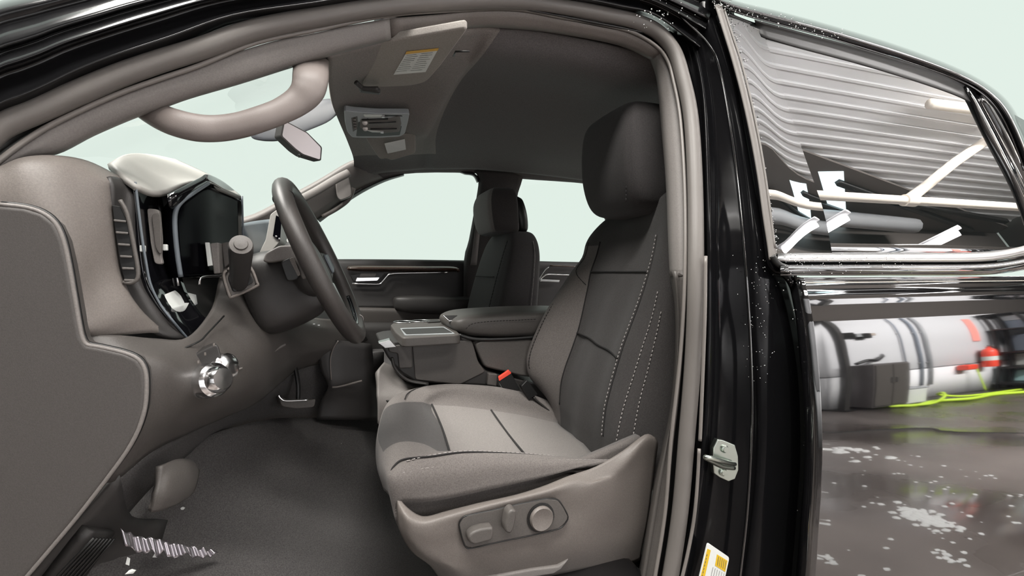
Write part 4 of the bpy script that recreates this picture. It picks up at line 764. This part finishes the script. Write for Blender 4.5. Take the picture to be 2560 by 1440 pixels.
prism('visor_panel', rounded([U(913,345,1.80), U(1038,332,1.79), U(1039,380,1.90), U(1032,386,1.92), U(978,402,1.97), U(966,396,1.96), U(952,399,1.97), U(944,392,1.95)], .015), Vector((.002, .012, .012)), M['visor'], pv, bevel=.005)
prism('warning_label', [U(961,359,1.80), U(1012,348,1.80), U(1015,374,1.86), U(969,384,1.87)], Vector((0, .001, .001)), M['white'], pv, bevel=0, label='plain white label')
# ================================================================== OVERHEAD CONSOLE
oc = thing('overhead_console', 'grey overhead console with map lamps and switches', 'overhead console', UZ(940, 310, .44))
def O(a, b, d=0): return U(a, b, 1.52 + (b - 280) * .0030 - d)
pl = [(860,276),(885,280),(945,284),(1000,284),(1024,284),(1020,305),(1012,335),(1000,342),(950,345),(905,345),(880,344),(868,330),(862,305)]
prism('console_bezel', rounded([O(*p, .006) for p in pl], .01), Vector((0, .012, .02)), M['bezel'], oc, bevel=.003)
prism('console_opening', rounded([O(a, b, .0075) for a, b in [(898,286),(1006,288),(1008,300),(1000,338),(950,341),(890,341),(896,300)]], .006), Vector((0, .004, .004)), M['plastic_black'], oc, bevel=.001)
mo = prism('console_insert', rounded([O(a, b, .012) for a, b in [(902,298),(975,296),(1000,290),(1004,310),(998,330),(960,333),(910,326),(898,318)]], .008), Vector((0, .006, .008)), M['trim'], oc, bevel=.002)
prism('map_lamp', [O(a, b, .014) for a, b in [(908,287),(955,288),(957,294),(930,294),(912,293)]], Vector((0, .003, .003)), M['white'], oc, bevel=.001, label='pale map lamp lens')
prism('map_lamp', [O(a, b, .014) for a, b in [(912,325),(958,328),(956,332),(930,331)]], Vector((0, .003, .003)), M['white'], oc, bevel=.001, label='pale map lamp lens')
for q in ((958, 291), (955, 330)): rbox('lamp_catch', O(*q, .016), (.01, .006, .008), M['satin'], oc, bevel=.001)
prism('switch_bank', [O(a, b, .0085) for a, b in [(878,295),(894,290),(896,322),(882,330)]], Vector((0, .003, .003)), M['plastic_mid'], oc, bevel=.001)
for k in range(4): rbox('console_button', O(886 + k * .6, 299 + k * 7, .011), (.009, .003, .006), M['trim'], oc, bevel=.001)
for q in ((912, 306), (913, 321)): lathe('console_dial', O(*q, .014), (0, -1, -.6), [(.008, 0), (.008, .004), (0, .005)], M['satin'], oc, seg=14)
for a, b in (((922, 307), (990, 304)), ((926, 322), (992, 321)), ((905, 299), (970, 297))): tube('insert_groove', [O(*a, .0125), O(*b, .0125)], .0028, M['plastic_black'], oc, n=1, seg=6)
# headliner details
ch = thing('headliner_hook', 'small dark clip hook on the headliner behind the visor', 'hook', UZ(1155, 132, .47))
tube('hook_bar', [UZ(1134,140,.462), UZ(1139,129,.462), UZ(1174,128,.462)], .002, M['plastic_black'], ch, n=1)
# ================================================================== REAR VIEW MIRROR
rm = thing('rear_view_mirror', 'rear-view mirror on its windscreen mount below the header', 'mirror', U(760, 300, 1.6))
mq = [(709,299),(768,330),(806,368),(803,403),(757,389),(738,376),(701,341)]
mo_, mn = U(755, 350, 1.60), (.06, -1, -.15)
mb = prism('mirror_case', rounded([UP(a, b, mo_, mn) for a, b in mq], .006), Vector((-.02, .022, 0)), M['plastic_dark'], rm, bevel=.006)
prism('mirror_glass', rounded([UP(a, b, mo_ + Vector((0, -.0015, 0)), mn) for a, b in [(713,304),(767,333),(802,369),(800,399),(758,385),(740,372),(706,340)]], .005), Vector((-.001, .001, 0)), M['mirror'], rm, bevel=0)
tube('mirror_tab', [U(748,386,1.602), U(750,393,1.602)], .005, M['plastic_black'], rm)
mm = [ring(U(*q, y), a, b, 12, .7, ax=Vector((.9, -.3, 0)).normalized(), ay=Vector((0, .2, 1)).normalized()) for q, y, a, b in (((640,333), 1.66, .01, .012), ((655,328), 1.66, .035, .03), ((690,318), 1.66, .05, .045), ((740,300), 1.66, .05, .042), ((790,282), 1.66, .045, .04), ((822,270), 1.66, .03, .032))]
loft('sensor_housing', mm, M['housing'], rm, n=4)
# ================================================================== FAR PILLAR HANDLE
fh = thing('grab_handle', 'grey grab handle on the far passenger front pillar', 'grab handle', U(850, 470, 2.3))
prism('handle_plate', rounded([U(838,455,2.3), U(872,436,2.3), U(878,470,2.3), U(880,490,2.3), U(850,502,2.3), U(842,490,2.3)], .015), Vector((0, .03, 0)), M['trim'], fh, bevel=.006)
tube('handle_bar', [U(700,530,2.28), U(740,505,2.26), U(790,478,2.25), U(840,448,2.26), U(872,432,2.28)], (.012, .018), M['trim'], fh, ref=(0, 1, 0))
tube('handle_edge', [U(806,542,2.36), U(845,520,2.36), U(872,498,2.36), U(884,470,2.36)], .01, M['plastic'], fh)
# ================================================================== PASSENGER DOOR
pd = thing('passenger_front_door', 'far front passenger door with dark wood strip and chrome line', 'car door', (.3, 2.5, 1.0))
def far(name, rows, m, n=(4, 4), solid=.012, label=None): return surf(name, [[U(*p) for p in r] for r in rows], m, pd, n=n, solid=solid, label=label)
far('door_panel', [[(780,648,2.50),(900,648,2.50),(1040,649,2.50),(1175,651,2.50)], [(780,652,2.46),(900,652,2.46),(1040,653,2.46),(1175,655,2.46)], [(790,690,2.45),(900,690,2.45),(1040,690,2.45),(1175,690,2.45)], [(800,740,2.45),(900,740,2.45),(1040,740,2.45),(1175,740,2.45)], [(820,770,2.44),(910,770,2.44),(1040,770,2.44),(1180,775,2.44)]], M['plastic_dark'])
far('lower_panel', [[(800,768,2.44),(910,768,2.44),(1040,772,2.44),(1180,778,2.44)], [(800,772,2.40),(910,772,2.40),(1040,776,2.40),(1180,782,2.40)], [(800,800,2.40),(910,800,2.40),(1040,802,2.40),(1180,805,2.40)], [(800,900,2.42),(910,900,2.42),(1040,900,2.42),(1180,900,2.42)], [(800,1010,2.44),(910,1010,2.44),(1040,1010,2.44),(1180,1010,2.44)]], M['plastic_mid'])
far('door_pocket', [[(800,806,2.39),(930,806,2.39),(1040,808,2.39),(1180,812,2.39)], [(800,900,2.38),(930,900,2.38),(1040,900,2.38),(1180,900,2.38)], [(800,1040,2.40),(930,1040,2.40),(1040,1040,2.40),(1180,1040,2.40)]], M['plastic_dark'])
far('wood_strip', [[(866,670,2.44),(880,664,2.43),(960,664,2.43),(1060,665,2.43),(1135,666,2.43),(1152,676,2.44)], [(868,673,2.42),(884,671,2.41),(960,671,2.41),(1060,671,2.41),(1130,672,2.41),(1148,677,2.42)], [(872,676,2.44),(900,678,2.43),(960,679,2.43),(1060,680,2.43),(1130,679,2.43),(1150,679,2.44)]], M['wood'], label='dark wood trim strip')
tube('chrome_line', [U(880,709,2.42), U(920,710,2.42), U(948,710,2.42), U(956,704,2.42), U(968,690,2.42), U(976,685,2.42), U(1000,683,2.42), U(1060,682,2.42), U(1120,681,2.42)], .0042, M['chrome'], pd, n=3, seg=8)
prism('handle_well', rounded([U(876,688,2.432), U(956,680,2.432), U(962,684,2.432), U(948,700,2.432), U(884,704,2.432)], .006), Vector((0, .01, 0)), M['plastic_black'], pd, bevel=.002)
prism('door_handle', rounded([U(892,694,2.42), U(950,693,2.42), U(944,702,2.42), U(888,704,2.42)], .006), Vector((0, .012, 0)), M['chrome'], pd, bevel=.004, label='chrome inner door handle')
prism('lock_button', rounded([U(902,684,2.425), U(942,683,2.425), U(938,692,2.425), U(898,693,2.425)], .004), Vector((0, .01, 0)), M['plastic_mid'], pd, bevel=.002)
AR = [ring(U(a, b, 2.40), r1, r2, 12, .6, ax=Vector((0, 1, 0)), ay=Vector((0, 0, 1))) for a, b, r1, r2 in ((982,756,.01,.012),(990,757,.04,.03),(1020,760,.06,.042),(1070,762,.065,.045),(1120,763,.065,.045),(1170,764,.06,.045),(1185,764,.04,.03))]
loft('armrest', AR, M['plastic_dark'], pd, n=4)
surf('window_pane', [[U(800,560,2.46), U(910,480,2.43), U(1000,440,2.41), U(1185,436,2.41)], [U(830,610,2.48), U(920,560,2.46), U(1010,545,2.45), U(1180,545,2.45)], [U(862,650,2.5), U(930,650,2.5), U(1020,650,2.5), U(1165,651,2.5)]], M['pane'], pd, n=3, solid=0)
pr = thing('passenger_rear_door', 'far rear passenger door showing a chrome line behind the seat', 'car door', (1.0, 2.5, 1.0))
surf('door_panel', [[U(1330,652,2.48), U(1400,654,2.48), U(1500,656,2.48)], [U(1330,658,2.45), U(1400,660,2.45), U(1500,662,2.45)], [U(1330,700,2.45), U(1400,702,2.45), U(1500,704,2.45)], [U(1330,800,2.45), U(1400,800,2.45), U(1500,800,2.45)]], M['plastic_dark'], pr, n=4, solid=.02)
tube('chrome_line', [U(1346,702,2.43), U(1360,690,2.43), U(1370,686,2.43), U(1400,687,2.43), U(1440,688,2.43)], .004, M['chrome'], pr, n=3)
tube('chrome_line', [U(1346,700,2.43), U(1362,676,2.43), U(1372,668,2.43)], .0025, M['satin'], pr, n=3)
prism('door_handle', [U(1352,698,2.42), U(1400,700,2.42), U(1398,706,2.42), U(1350,704,2.42)], Vector((0, .01, 0)), M['satin'], pr, bevel=.003)
tube('wood_strip', [U(1375,664,2.43), U(1400,665,2.43), U(1450,667,2.43)], .004, M['wood'], pr, n=3)
surf('window_pane', [[U(1306,465,2.42), U(1400,455,2.42), U(1490,462,2.42)], [U(1300,560,2.46), U(1400,560,2.46), U(1530,560,2.46)], [U(1290,652,2.48), U(1400,654,2.48), U(1550,656,2.48)]], M['pane'], pr, n=3, solid=0)
# ================================================================== GARAGE (behind the viewer, seen in the paint)
def floor_mat():
    m = mat('wet_concrete', (.12, .108, .10), .35); N = m.node_tree.nodes; L = m.node_tree.links; b = N['Principled BSDF']
    tc = N['Texture Coordinate']; t = N.new('ShaderNodeTexNoise'); t.inputs['Scale'].default_value = .7; t.inputs['Detail'].default_value = 5
    r = N.new('ShaderNodeValToRGB'); r.color_ramp.elements[0].position = .35; r.color_ramp.elements[1].position = .7
    r.color_ramp.elements[0].color = (.12, .10, .092, 1); r.color_ramp.elements[1].color = (.27, .235, .22, 1)
    r2 = N.new('ShaderNodeMapRange'); r2.inputs['From Min'].default_value = .4; r2.inputs['From Max'].default_value = .62; r2.inputs['To Min'].default_value = .1; r2.inputs['To Max'].default_value = .55
    L.new(tc.outputs['Object'], t.inputs['Vector']); L.new(t.outputs['Fac'], r.inputs['Fac']); L.new(r.outputs['Color'], b.inputs['Base Color'])
    L.new(t.outputs['Fac'], r2.inputs['Value']); L.new(r2.outputs['Result'], b.inputs['Roughness'])
    return m
M['concrete'] = floor_mat()
M['wall'] = mat('white_wall_panel', (.68, .68, .72), .6)
M['wall_low'] = mat('brightened_lower_panel', (.88, .88, .92), .6)  # lower wall colour whitened to make up for lamp falloff
M['deck'] = mat('painted_roof_deck', (.90, .90, .92), .55)
M['pipe'] = mat('cream_pipe', (.85, .78, .70), .4)
M['tube_deck_fill'] = mat('deck_fill_lamp', (1, .97, .95), .5, emit=150)  # for the tubes added to brighten the roof deck
M['tube_on'] = mat('lit_lamp', (1, .97, .95), .5, emit=30)
M['sky_window'] = mat('bright_window', (.75, .95, 1), .3, emit=6)

YW = -3.0
M['dark_bay'] = mat('dark_brown_bay', (.13, .115, .108), .6)
M['cabinet'] = mat('grey_cabinet', (.10, .09, .09), .5)
M['hose'] = mat('yellow_green_hose', (.55, .78, .06), .4)
M['pink_red'] = mat('faded_red_sign', (.85, .30, .26), .6)
M['cyan_box'] = mat('pale_cyan_plastic', (.55, .85, .88), .5)
M['card'] = mat('cardboard', (.42, .36, .32), .8)
M['slate'] = mat('slate_box', (.18, .21, .26), .6)
M['duct'] = mat('grey_duct', (.33, .34, .36), .4)
f = rbox('floor', (2.5, .2, -.05), (19, 6.6, .1), M['concrete'], None, bevel=0); structure(f, 'wet grey concrete garage floor')
jl = tube('trim_1', [Vector((1.0, -2.9, 0)), Vector((4.95, -1.78, 0)), Vector((5.3, -1.42, 0)), Vector((5.64, -1.06, 0)), Vector((8.5, 1.2, 0))], (.004, .022), M['rubber_dark'], None, ref=(0, 0, 1)); structure(jl, 'dark joint line in the concrete')
w = rbox('wall_back', (2.5, YW - .05, 1.2), (19, .1, 2.4), M['wall'], None, bevel=0); structure(w, 'white garage wall panels')
w = rbox('trim_8', (2.5, YW + .004, .37), (19, .006, .74), M['wall_low'], None, bevel=0); structure(w, 'lower panels of the garage wall, whitened against the lamp falloff')
w = rbox('wall_upper', (2.5, YW - .06, 3.6), (19, .1, 2.4), M['dark_bay'], None, bevel=0); structure(w, 'dark upper garage wall')
tr = rbox('trim_2', (2.5, YW + .006, .74), (19, .012, .014), M['plastic_dark'], None, bevel=0); structure(tr, 'dark joint rail on the white wall')
# corrugated deck, ribs along x, real folds
V = []; F = []
edge_y = lambda x: -1.50 - (x - 5.1) * .19
prof = []
y = 1.6
while y > -3.0:
    prof += [(y, 4.70), (y - .105, 4.70), (y - .118, 4.682), (y - .137, 4.682)]; y -= .15
prof = [p for p in prof]
X0, X1 = -7, 12
for x in (X0, X1):
    for (yy, zz) in prof: V.append(Vector((x, yy, zz)))
n = len(prof)
for i in range(n - 1): F.append((i, i + 1, n + i + 1, n + i))
c = link('ceiling', mesh('ceiling', V, F), M['deck'], None, smooth=False, solid=.01); structure(c, 'pale corrugated roof deck')
soff = prism('ceiling_bay', [Vector((-7, edge_y(-7 + 8) , 4.60)), Vector((5.1, edge_y(5.1), 4.60)), Vector((12, edge_y(12), 4.60)), Vector((12, YW, 4.60)), Vector((-7, YW, 4.60))], Vector((0, 0, .04)), M['dark_bay'], None, bevel=0, smooth=False); structure(soff, 'dark roof bay beside the pale deck')
for k, (a, b) in enumerate((((5.5, -2.2), (9.0, -3.0)), ((6.5, -2.0), (11, -2.9)), ((8.0, -2.3), (11.5, -2.6)))):
    t = rbox('trim_%d' % (k + 3), ((a[0] + b[0]) / 2, (a[1] + b[1]) / 2, 4.56), (math.dist(a, b), .07, .07), M['plastic_black'], None, rot=(0, 0, math.atan2(b[1] - a[1], b[0] - a[0])), bevel=0); structure(t, 'dark roof purlin')
sk_ = prism('window_1', [Vector((6.0, -1.87, 4.595)), Vector((6.42, -1.82, 4.595)), Vector((7.9, -3.0, 4.595)), Vector((7.6, -3.0, 4.595))], Vector((0, 0, .002)), M['sky_window'], None, bevel=0); structure(sk_, 'bright strip window')
w = rbox('wall_left', (-7.1, -.2, 2.4), (.1, 5.6, 4.8), M['dark_bay'], None, bevel=0); structure(w, 'dark garage end wall ahead of the truck')
w = rbox('wall_right', (12.1, -.7, 2.4), (.1, 4.6, 4.8), M['dark_bay'], None, bevel=0); structure(w, 'dark garage end wall behind the truck')
# pipes
def pipe(name, label, pts, r, m, joints=()):
    p = thing(name, label, 'pipe', pts[0]); tube('pipe_run', pts, r, m, p, n=2)
    for q in joints: lathe('pipe_fitting', q[0], q[1], [(r, -.09), (r * 1.35, -.09), (r * 1.35, .09), (r, .09)], m, p, seg=16)
    return p
pipe('ceiling_pipe', 'long cream pipe hung under the garage ceiling, mirrored across the rear window', [Vector((1.5, -1.30, 3.6)), Vector((5, -1.26, 3.6)), Vector((8, -1.22, 3.6)), Vector((12, -1.2, 3.6))], .05, M['pipe'], [((6.1, -1.245, 3.6), (1, 0, 0))])
pipe('branch_pipe', 'cream branch pipe slanting up from the long ceiling pipe', [Vector((6.1, -1.24, 3.62)), Vector((6.6, -1.22, 3.85)), Vector((7.3, -1.15, 4.2)), Vector((8.2, -1.0, 4.6))], .06, M['pipe'])
pipe('ceiling_pipe', 'short cream pipe close under the pale roof deck', [Vector((6.3, -.62, 4.5)), Vector((6.9, -.60, 4.5)), Vector((8.2, -.55, 4.5))], .06, M['pipe'])
pipe('air_duct', 'fat grey air duct crossing the dark roof bay', [Vector((4.2, -2.45, 4.35)), Vector((6.5, -2.5, 4.35)), Vector((8.8, -2.6, 4.35))], .12, M['duct'])
# lamps
def lamp(label, c, d, L, m='tube_on'):
    t = thing('ceiling_lamp', label, 'lamp', c, 'tube lamps of the garage'); c = Vector(c); d = Vector(d).normalized()
    tube('lamp_housing', [c - d * L * .55 + Vector((0, 0, .05)), c + d * L * .55 + Vector((0, 0, .05))], (.02, .06), M['wall'], t, n=1, ref=(0, 0, 1))
    tube('lamp_tube', [c - d * L * .5, c + d * L * .5], .035, M[m], t, n=1)
lamp('lit tube lamp mirrored low in the rear window ahead of its front strip', (4.3, -1.21, 3.05), (.25, 1, 0), .55)
lamp('lit tube lamp mirrored low in the middle of the rear window', (5.85, -1.26, 2.95), (.25, 1, 0), .6)
lamp('lit tube lamp over the front of the truck', (-.2, -.55, 4.45), (1, 0, 0), 2.6)
lamp('lit tube lamp over the rear door', (2.6, -2.4, 4.35), (1, 0, 0), 2.6)
for k, x in enumerate((4.2, 6.4, 8.6)): lamp(('added fill tube high under the pale deck, nearest the tailgate side door', 'added fill tube high under the pale deck, middle of its row', 'added fill tube high under the pale deck, farthest along its row')[k], (x, .25, 4.1), (1, 0, 0), 1.9, 'tube_deck_fill')  # row added to light the deck, kept out of the mirrored view
# things along the wall
def wx(px): return 6.05 + (px - 2100) * .0081
cb_ = thing('storage_cabinet', 'dark grey two-door cabinet standing against the white wall', 'cabinet', (6.3, YW + .25, 0))
rbox('cabinet_body', (6.28, YW + .22, .52), (.62, .4, .96), M['cabinet'], cb_, bevel=.01)
for s in (-1, 1):
    d_ = rbox('cabinet_door', (6.28 + s * .152, YW + .43, .52), (.29, .02, .9), M['plastic_mid'], cb_, bevel=.006); rbox('door_pull', (6.28 + s * .04, YW + .45, .6), (.015, .02, .12), M['satin'], d_, bevel=.003)
hb = thing('wall_bracket', 'black wall bracket with a pale middle above the cabinet', 'bracket', (6.3, YW, 1.62))
rbox('bracket_arm', (6.12, YW + .06, 1.66), (.24, .1, .2), M['plastic_black'], hb, bevel=.03); rbox('bracket_arm', (6.44, YW + .06, 1.60), (.2, .1, .2), M['plastic_black'], hb, bevel=.03); rbox('bracket_core', (6.29, YW + .07, 1.63), (.1, .1, .14), M['duct'], hb, bevel=.02); rbox('bracket_clip', (6.60, YW + .05, 1.64), (.12, .05, .10), M['card'], hb, bevel=.01)
hh = thing('cable_bundle', 'black cable bundle lying on top of the cabinet', 'cable', (6.3, YW + .2, 1.0)); tube('cable_coil', [Vector((5.98, YW + .2, 1.04)), Vector((6.15, YW + .24, 1.1)), Vector((6.35, YW + .2, 1.08)), Vector((6.6, YW + .1, 1.14)), Vector((6.7, YW + .05, 1.16))], .03, M['plastic_black'], hh)
bx_ = thing('storage_bin', 'low white bin on the floor beside the dark cabinet', 'bin', (6.85, YW + .2, 0)); rbox('bin_body', (6.85, YW + .2, .16), (.42, .32, .3), M['white'], bx_, bevel=.02); rbox('bin_lid', (6.85, YW + .2, .325), (.44, .34, .03), M['duct'], bx_, bevel=.01)
for x, r, lab in ((7.16, .012, 'thin dark conduit running down the white wall nearest the cabinet'), (7.48, .022, 'dark conduit in the middle of the three on the white wall'), (7.66, .03, 'grey conduit farthest from the cabinet on the white wall')):
    q = thing('wall_conduit', lab, 'conduit', (x, YW + .03, .2), 'conduits on the white wall'); tube('conduit_run', [Vector((x, YW + .03, .3 if r > .012 else .85)), Vector((x, YW + .03, 2.38))], r, M['slate'] if r < .03 else M['duct'], q, n=1, smooth_path=False)
    for z in (.9, 1.6, 2.2): rbox('conduit_clip', (x, YW + .02, z), (r * 3, .03, .03), M['satin'], q, bevel=.003)
rbk = thing('hose_reel', 'small red hose reel mounted on the wall rail', 'hose reel', (8.35, YW, .65)); rbox('reel_body', (8.33, YW + .1, .66), (.22, .16, .14), M['red'], rbk, bevel=.03); rbox('reel_bracket', (8.48, YW + .06, .68), (.1, .1, .1), M['plastic_black'], rbk, bevel=.01)
tube('reel_drop', [Vector((8.5, YW + .12, .62)), Vector((8.54, YW + .14, .4)), Vector((8.6, YW + .2, .03))], .012, M['hose'], rbk)
fe = thing('fire_extinguisher', 'red fire extinguisher hanging on the white wall below a red sign', 'fire extinguisher', (8.8, YW + .12, .65))
lathe('extinguisher_body', (8.8, YW + .13, .62), (0, 0, 1), [(.0, 0), (.085, 0), (.09, .02), (.09, .17)], M['red'], fe); lathe('extinguisher_label', (8.8, YW + .13, .79), (0, 0, 1), [(.0905, 0), (.0905, .12)], M['white'], fe); lathe('extinguisher_shoulder', (8.8, YW + .13, .91), (0, 0, 1), [(.09, 0), (.09, .14), (.07, .2), (.03, .23), (.03, .26), (0, .26)], M['red'], fe); tube('extinguisher_hose', [Vector((8.8, YW + .13, 1.18)), Vector((8.92, YW + .15, 1.12)), Vector((8.92, YW + .15, .85))], .012, M['plastic_black'], fe)
sg = rbox('wall_sign', (8.82, YW + .008, 1.68), (.17, .012, .86), M['pink_red'], None, bevel=.002); tag(sg, 'tall faded red sign on the white wall above the extinguisher', 'sign')
ra = thing('storage_rack', 'dark steel storage rack holding boxes at the end of the white wall', 'rack', (9.9, YW + .3, 0))
for x in (9.12, 9.42, 10.9):
    for y in (YW + .08, YW + .5): rbox('rack_post', (x, y, 1.15), (.05, .05, 2.3), M['plastic_black'], ra, bevel=.004)
for z in (.12, .55, .98, 1.5, 2.28): rbox('rack_shelf', (10.0, YW + .29, z), (1.85, .46, .05), M['plastic_black'], ra, bevel=.004)
rbox('rack_edge', (9.5, YW + .53, .99), (.5, .02, .07), M['yellow'], ra, bevel=.004, label='yellow shelf edge')
k = 0
for z, h, row in ((.145, .3, ('cyan_box', 'white', 'cyan_box', 'slate')), (.575, .34, ('white', 'cyan_box', 'cyan_box', 'duct')), (1.005, .3, ('slate', 'card', 'slate', 'duct')), (1.525, .34, ('slate', 'card', 'slate', 'card')), (1.9, .3, ('duct', 'white', 'card', 'slate'))):
    names = {'cyan_box': 'pale cyan', 'white': 'white', 'slate': 'slate blue', 'card': 'brown', 'duct': 'grey'}
    for j, m_ in enumerate(row):
        shelf = {.145: 'bottom', .575: 'second', 1.005: 'third', 1.525: 'fourth'}.get(z, 'top'); post = ('beside the first rack post', 'second along from the rack post', 'third along from the rack post', 'at the far end')[j]
        q = rbox('storage_box', (9.62 + j * .36, YW + .28, z + h / 2 + (0 if z != 1.9 else -.03)), (.31, .36, h), M[m_], None, bevel=.015); tag(q, names[m_] + ' storage box on the ' + shelf + ' rack layer, ' + post, 'box', 'boxes on the storage rack')
hs = thing('garden_hose', 'yellow green hose lying along the foot of the white wall', 'hose', (7.6, YW + .25, 0))
tube('hose_run', [Vector((6.15, YW + .22, .02)), Vector((6.6, YW + .5, .02)), Vector((7.1, YW + .42, .02)), Vector((7.6, YW + .55, .02)), Vector((8.2, YW + .5, .02)), Vector((8.7, YW + .6, .02)), Vector((9.2, YW + .55, .02))], .025, M['hose'], hs)
tube('hose_loop', [Vector((6.3, YW + .4, .025)), Vector((6.8, YW + .55, .03)), Vector((7.15, YW + .5, .1)), Vector((7.3, YW + .4, .16)), Vector((7.4, YW + .3, .1)), Vector((7.8, YW + .4, .03)), Vector((8.9, YW + .45, .03))], .02, M['hose'], hs)
po = thing('steel_post', 'dark steel post against the white wall left of the cabinet', 'post', (5.75, YW + .2, 0)); rbox('post_shaft', (5.78, YW + .2, 1.2), (.09, .09, 2.38), M['plastic_dark'], po, bevel=.01); rbox('post_foot', (5.78, YW + .2, .01), (.2, .2, .02), M['plastic_black'], po, bevel=.003)
# low white blobs scattered on the floor
V = []; F = []
M['fleck'] = mat('floor_fleck', (.85, .85, .85), .5)  # one even white for the low floor blobs
def blob(x, y, r, s=7):
    q = len(V); h = min(.012, r * .3)
    for hh_, k in ((0, 1), (h * .7, .8), (h, .0)):
        for i in range(s): a = 2 * pi * i / s; V.append(Vector((x + math.cos(a) * r * k * random.uniform(.8, 1.2), y + math.sin(a) * r * k * random.uniform(.6, 1.1), hh_)))
    for i in range(2):
        for j in range(s): F.append((q + i * s + j, q + i * s + (j + 1) % s, q + (i + 1) * s + (j + 1) % s, q + (i + 1) * s + j))
for k in range(230):
    a, r = random.uniform(0, 2 * pi), abs(random.gauss(0, 1)); blob(2.96 + math.cos(a) * r * .06, -.13 + math.sin(a) * r * .10, random.uniform(.008, .03))
for k in range(26): blob(3.93 + random.gauss(0, .12), -1.3 + random.gauss(0, .16), random.uniform(.015, .05))
for k in range(16): blob(2.62 + random.gauss(0, .02), .20 + random.gauss(0, .05), random.uniform(.01, .022))
for k in range(16): blob(2.09 + random.gauss(0, .02), -.05 + random.gauss(0, .06), random.uniform(.01, .022))
for k in range(90): blob(random.uniform(2.1, 4.2), random.uniform(-1.2, .2), random.uniform(.006, .018))
fo = link('floor_fleck', mesh('floor_fleck', V, F), M['fleck'], None); tag(fo, 'white flecks and patches scattered over the wet concrete floor', 'fleck', kind='stuff')
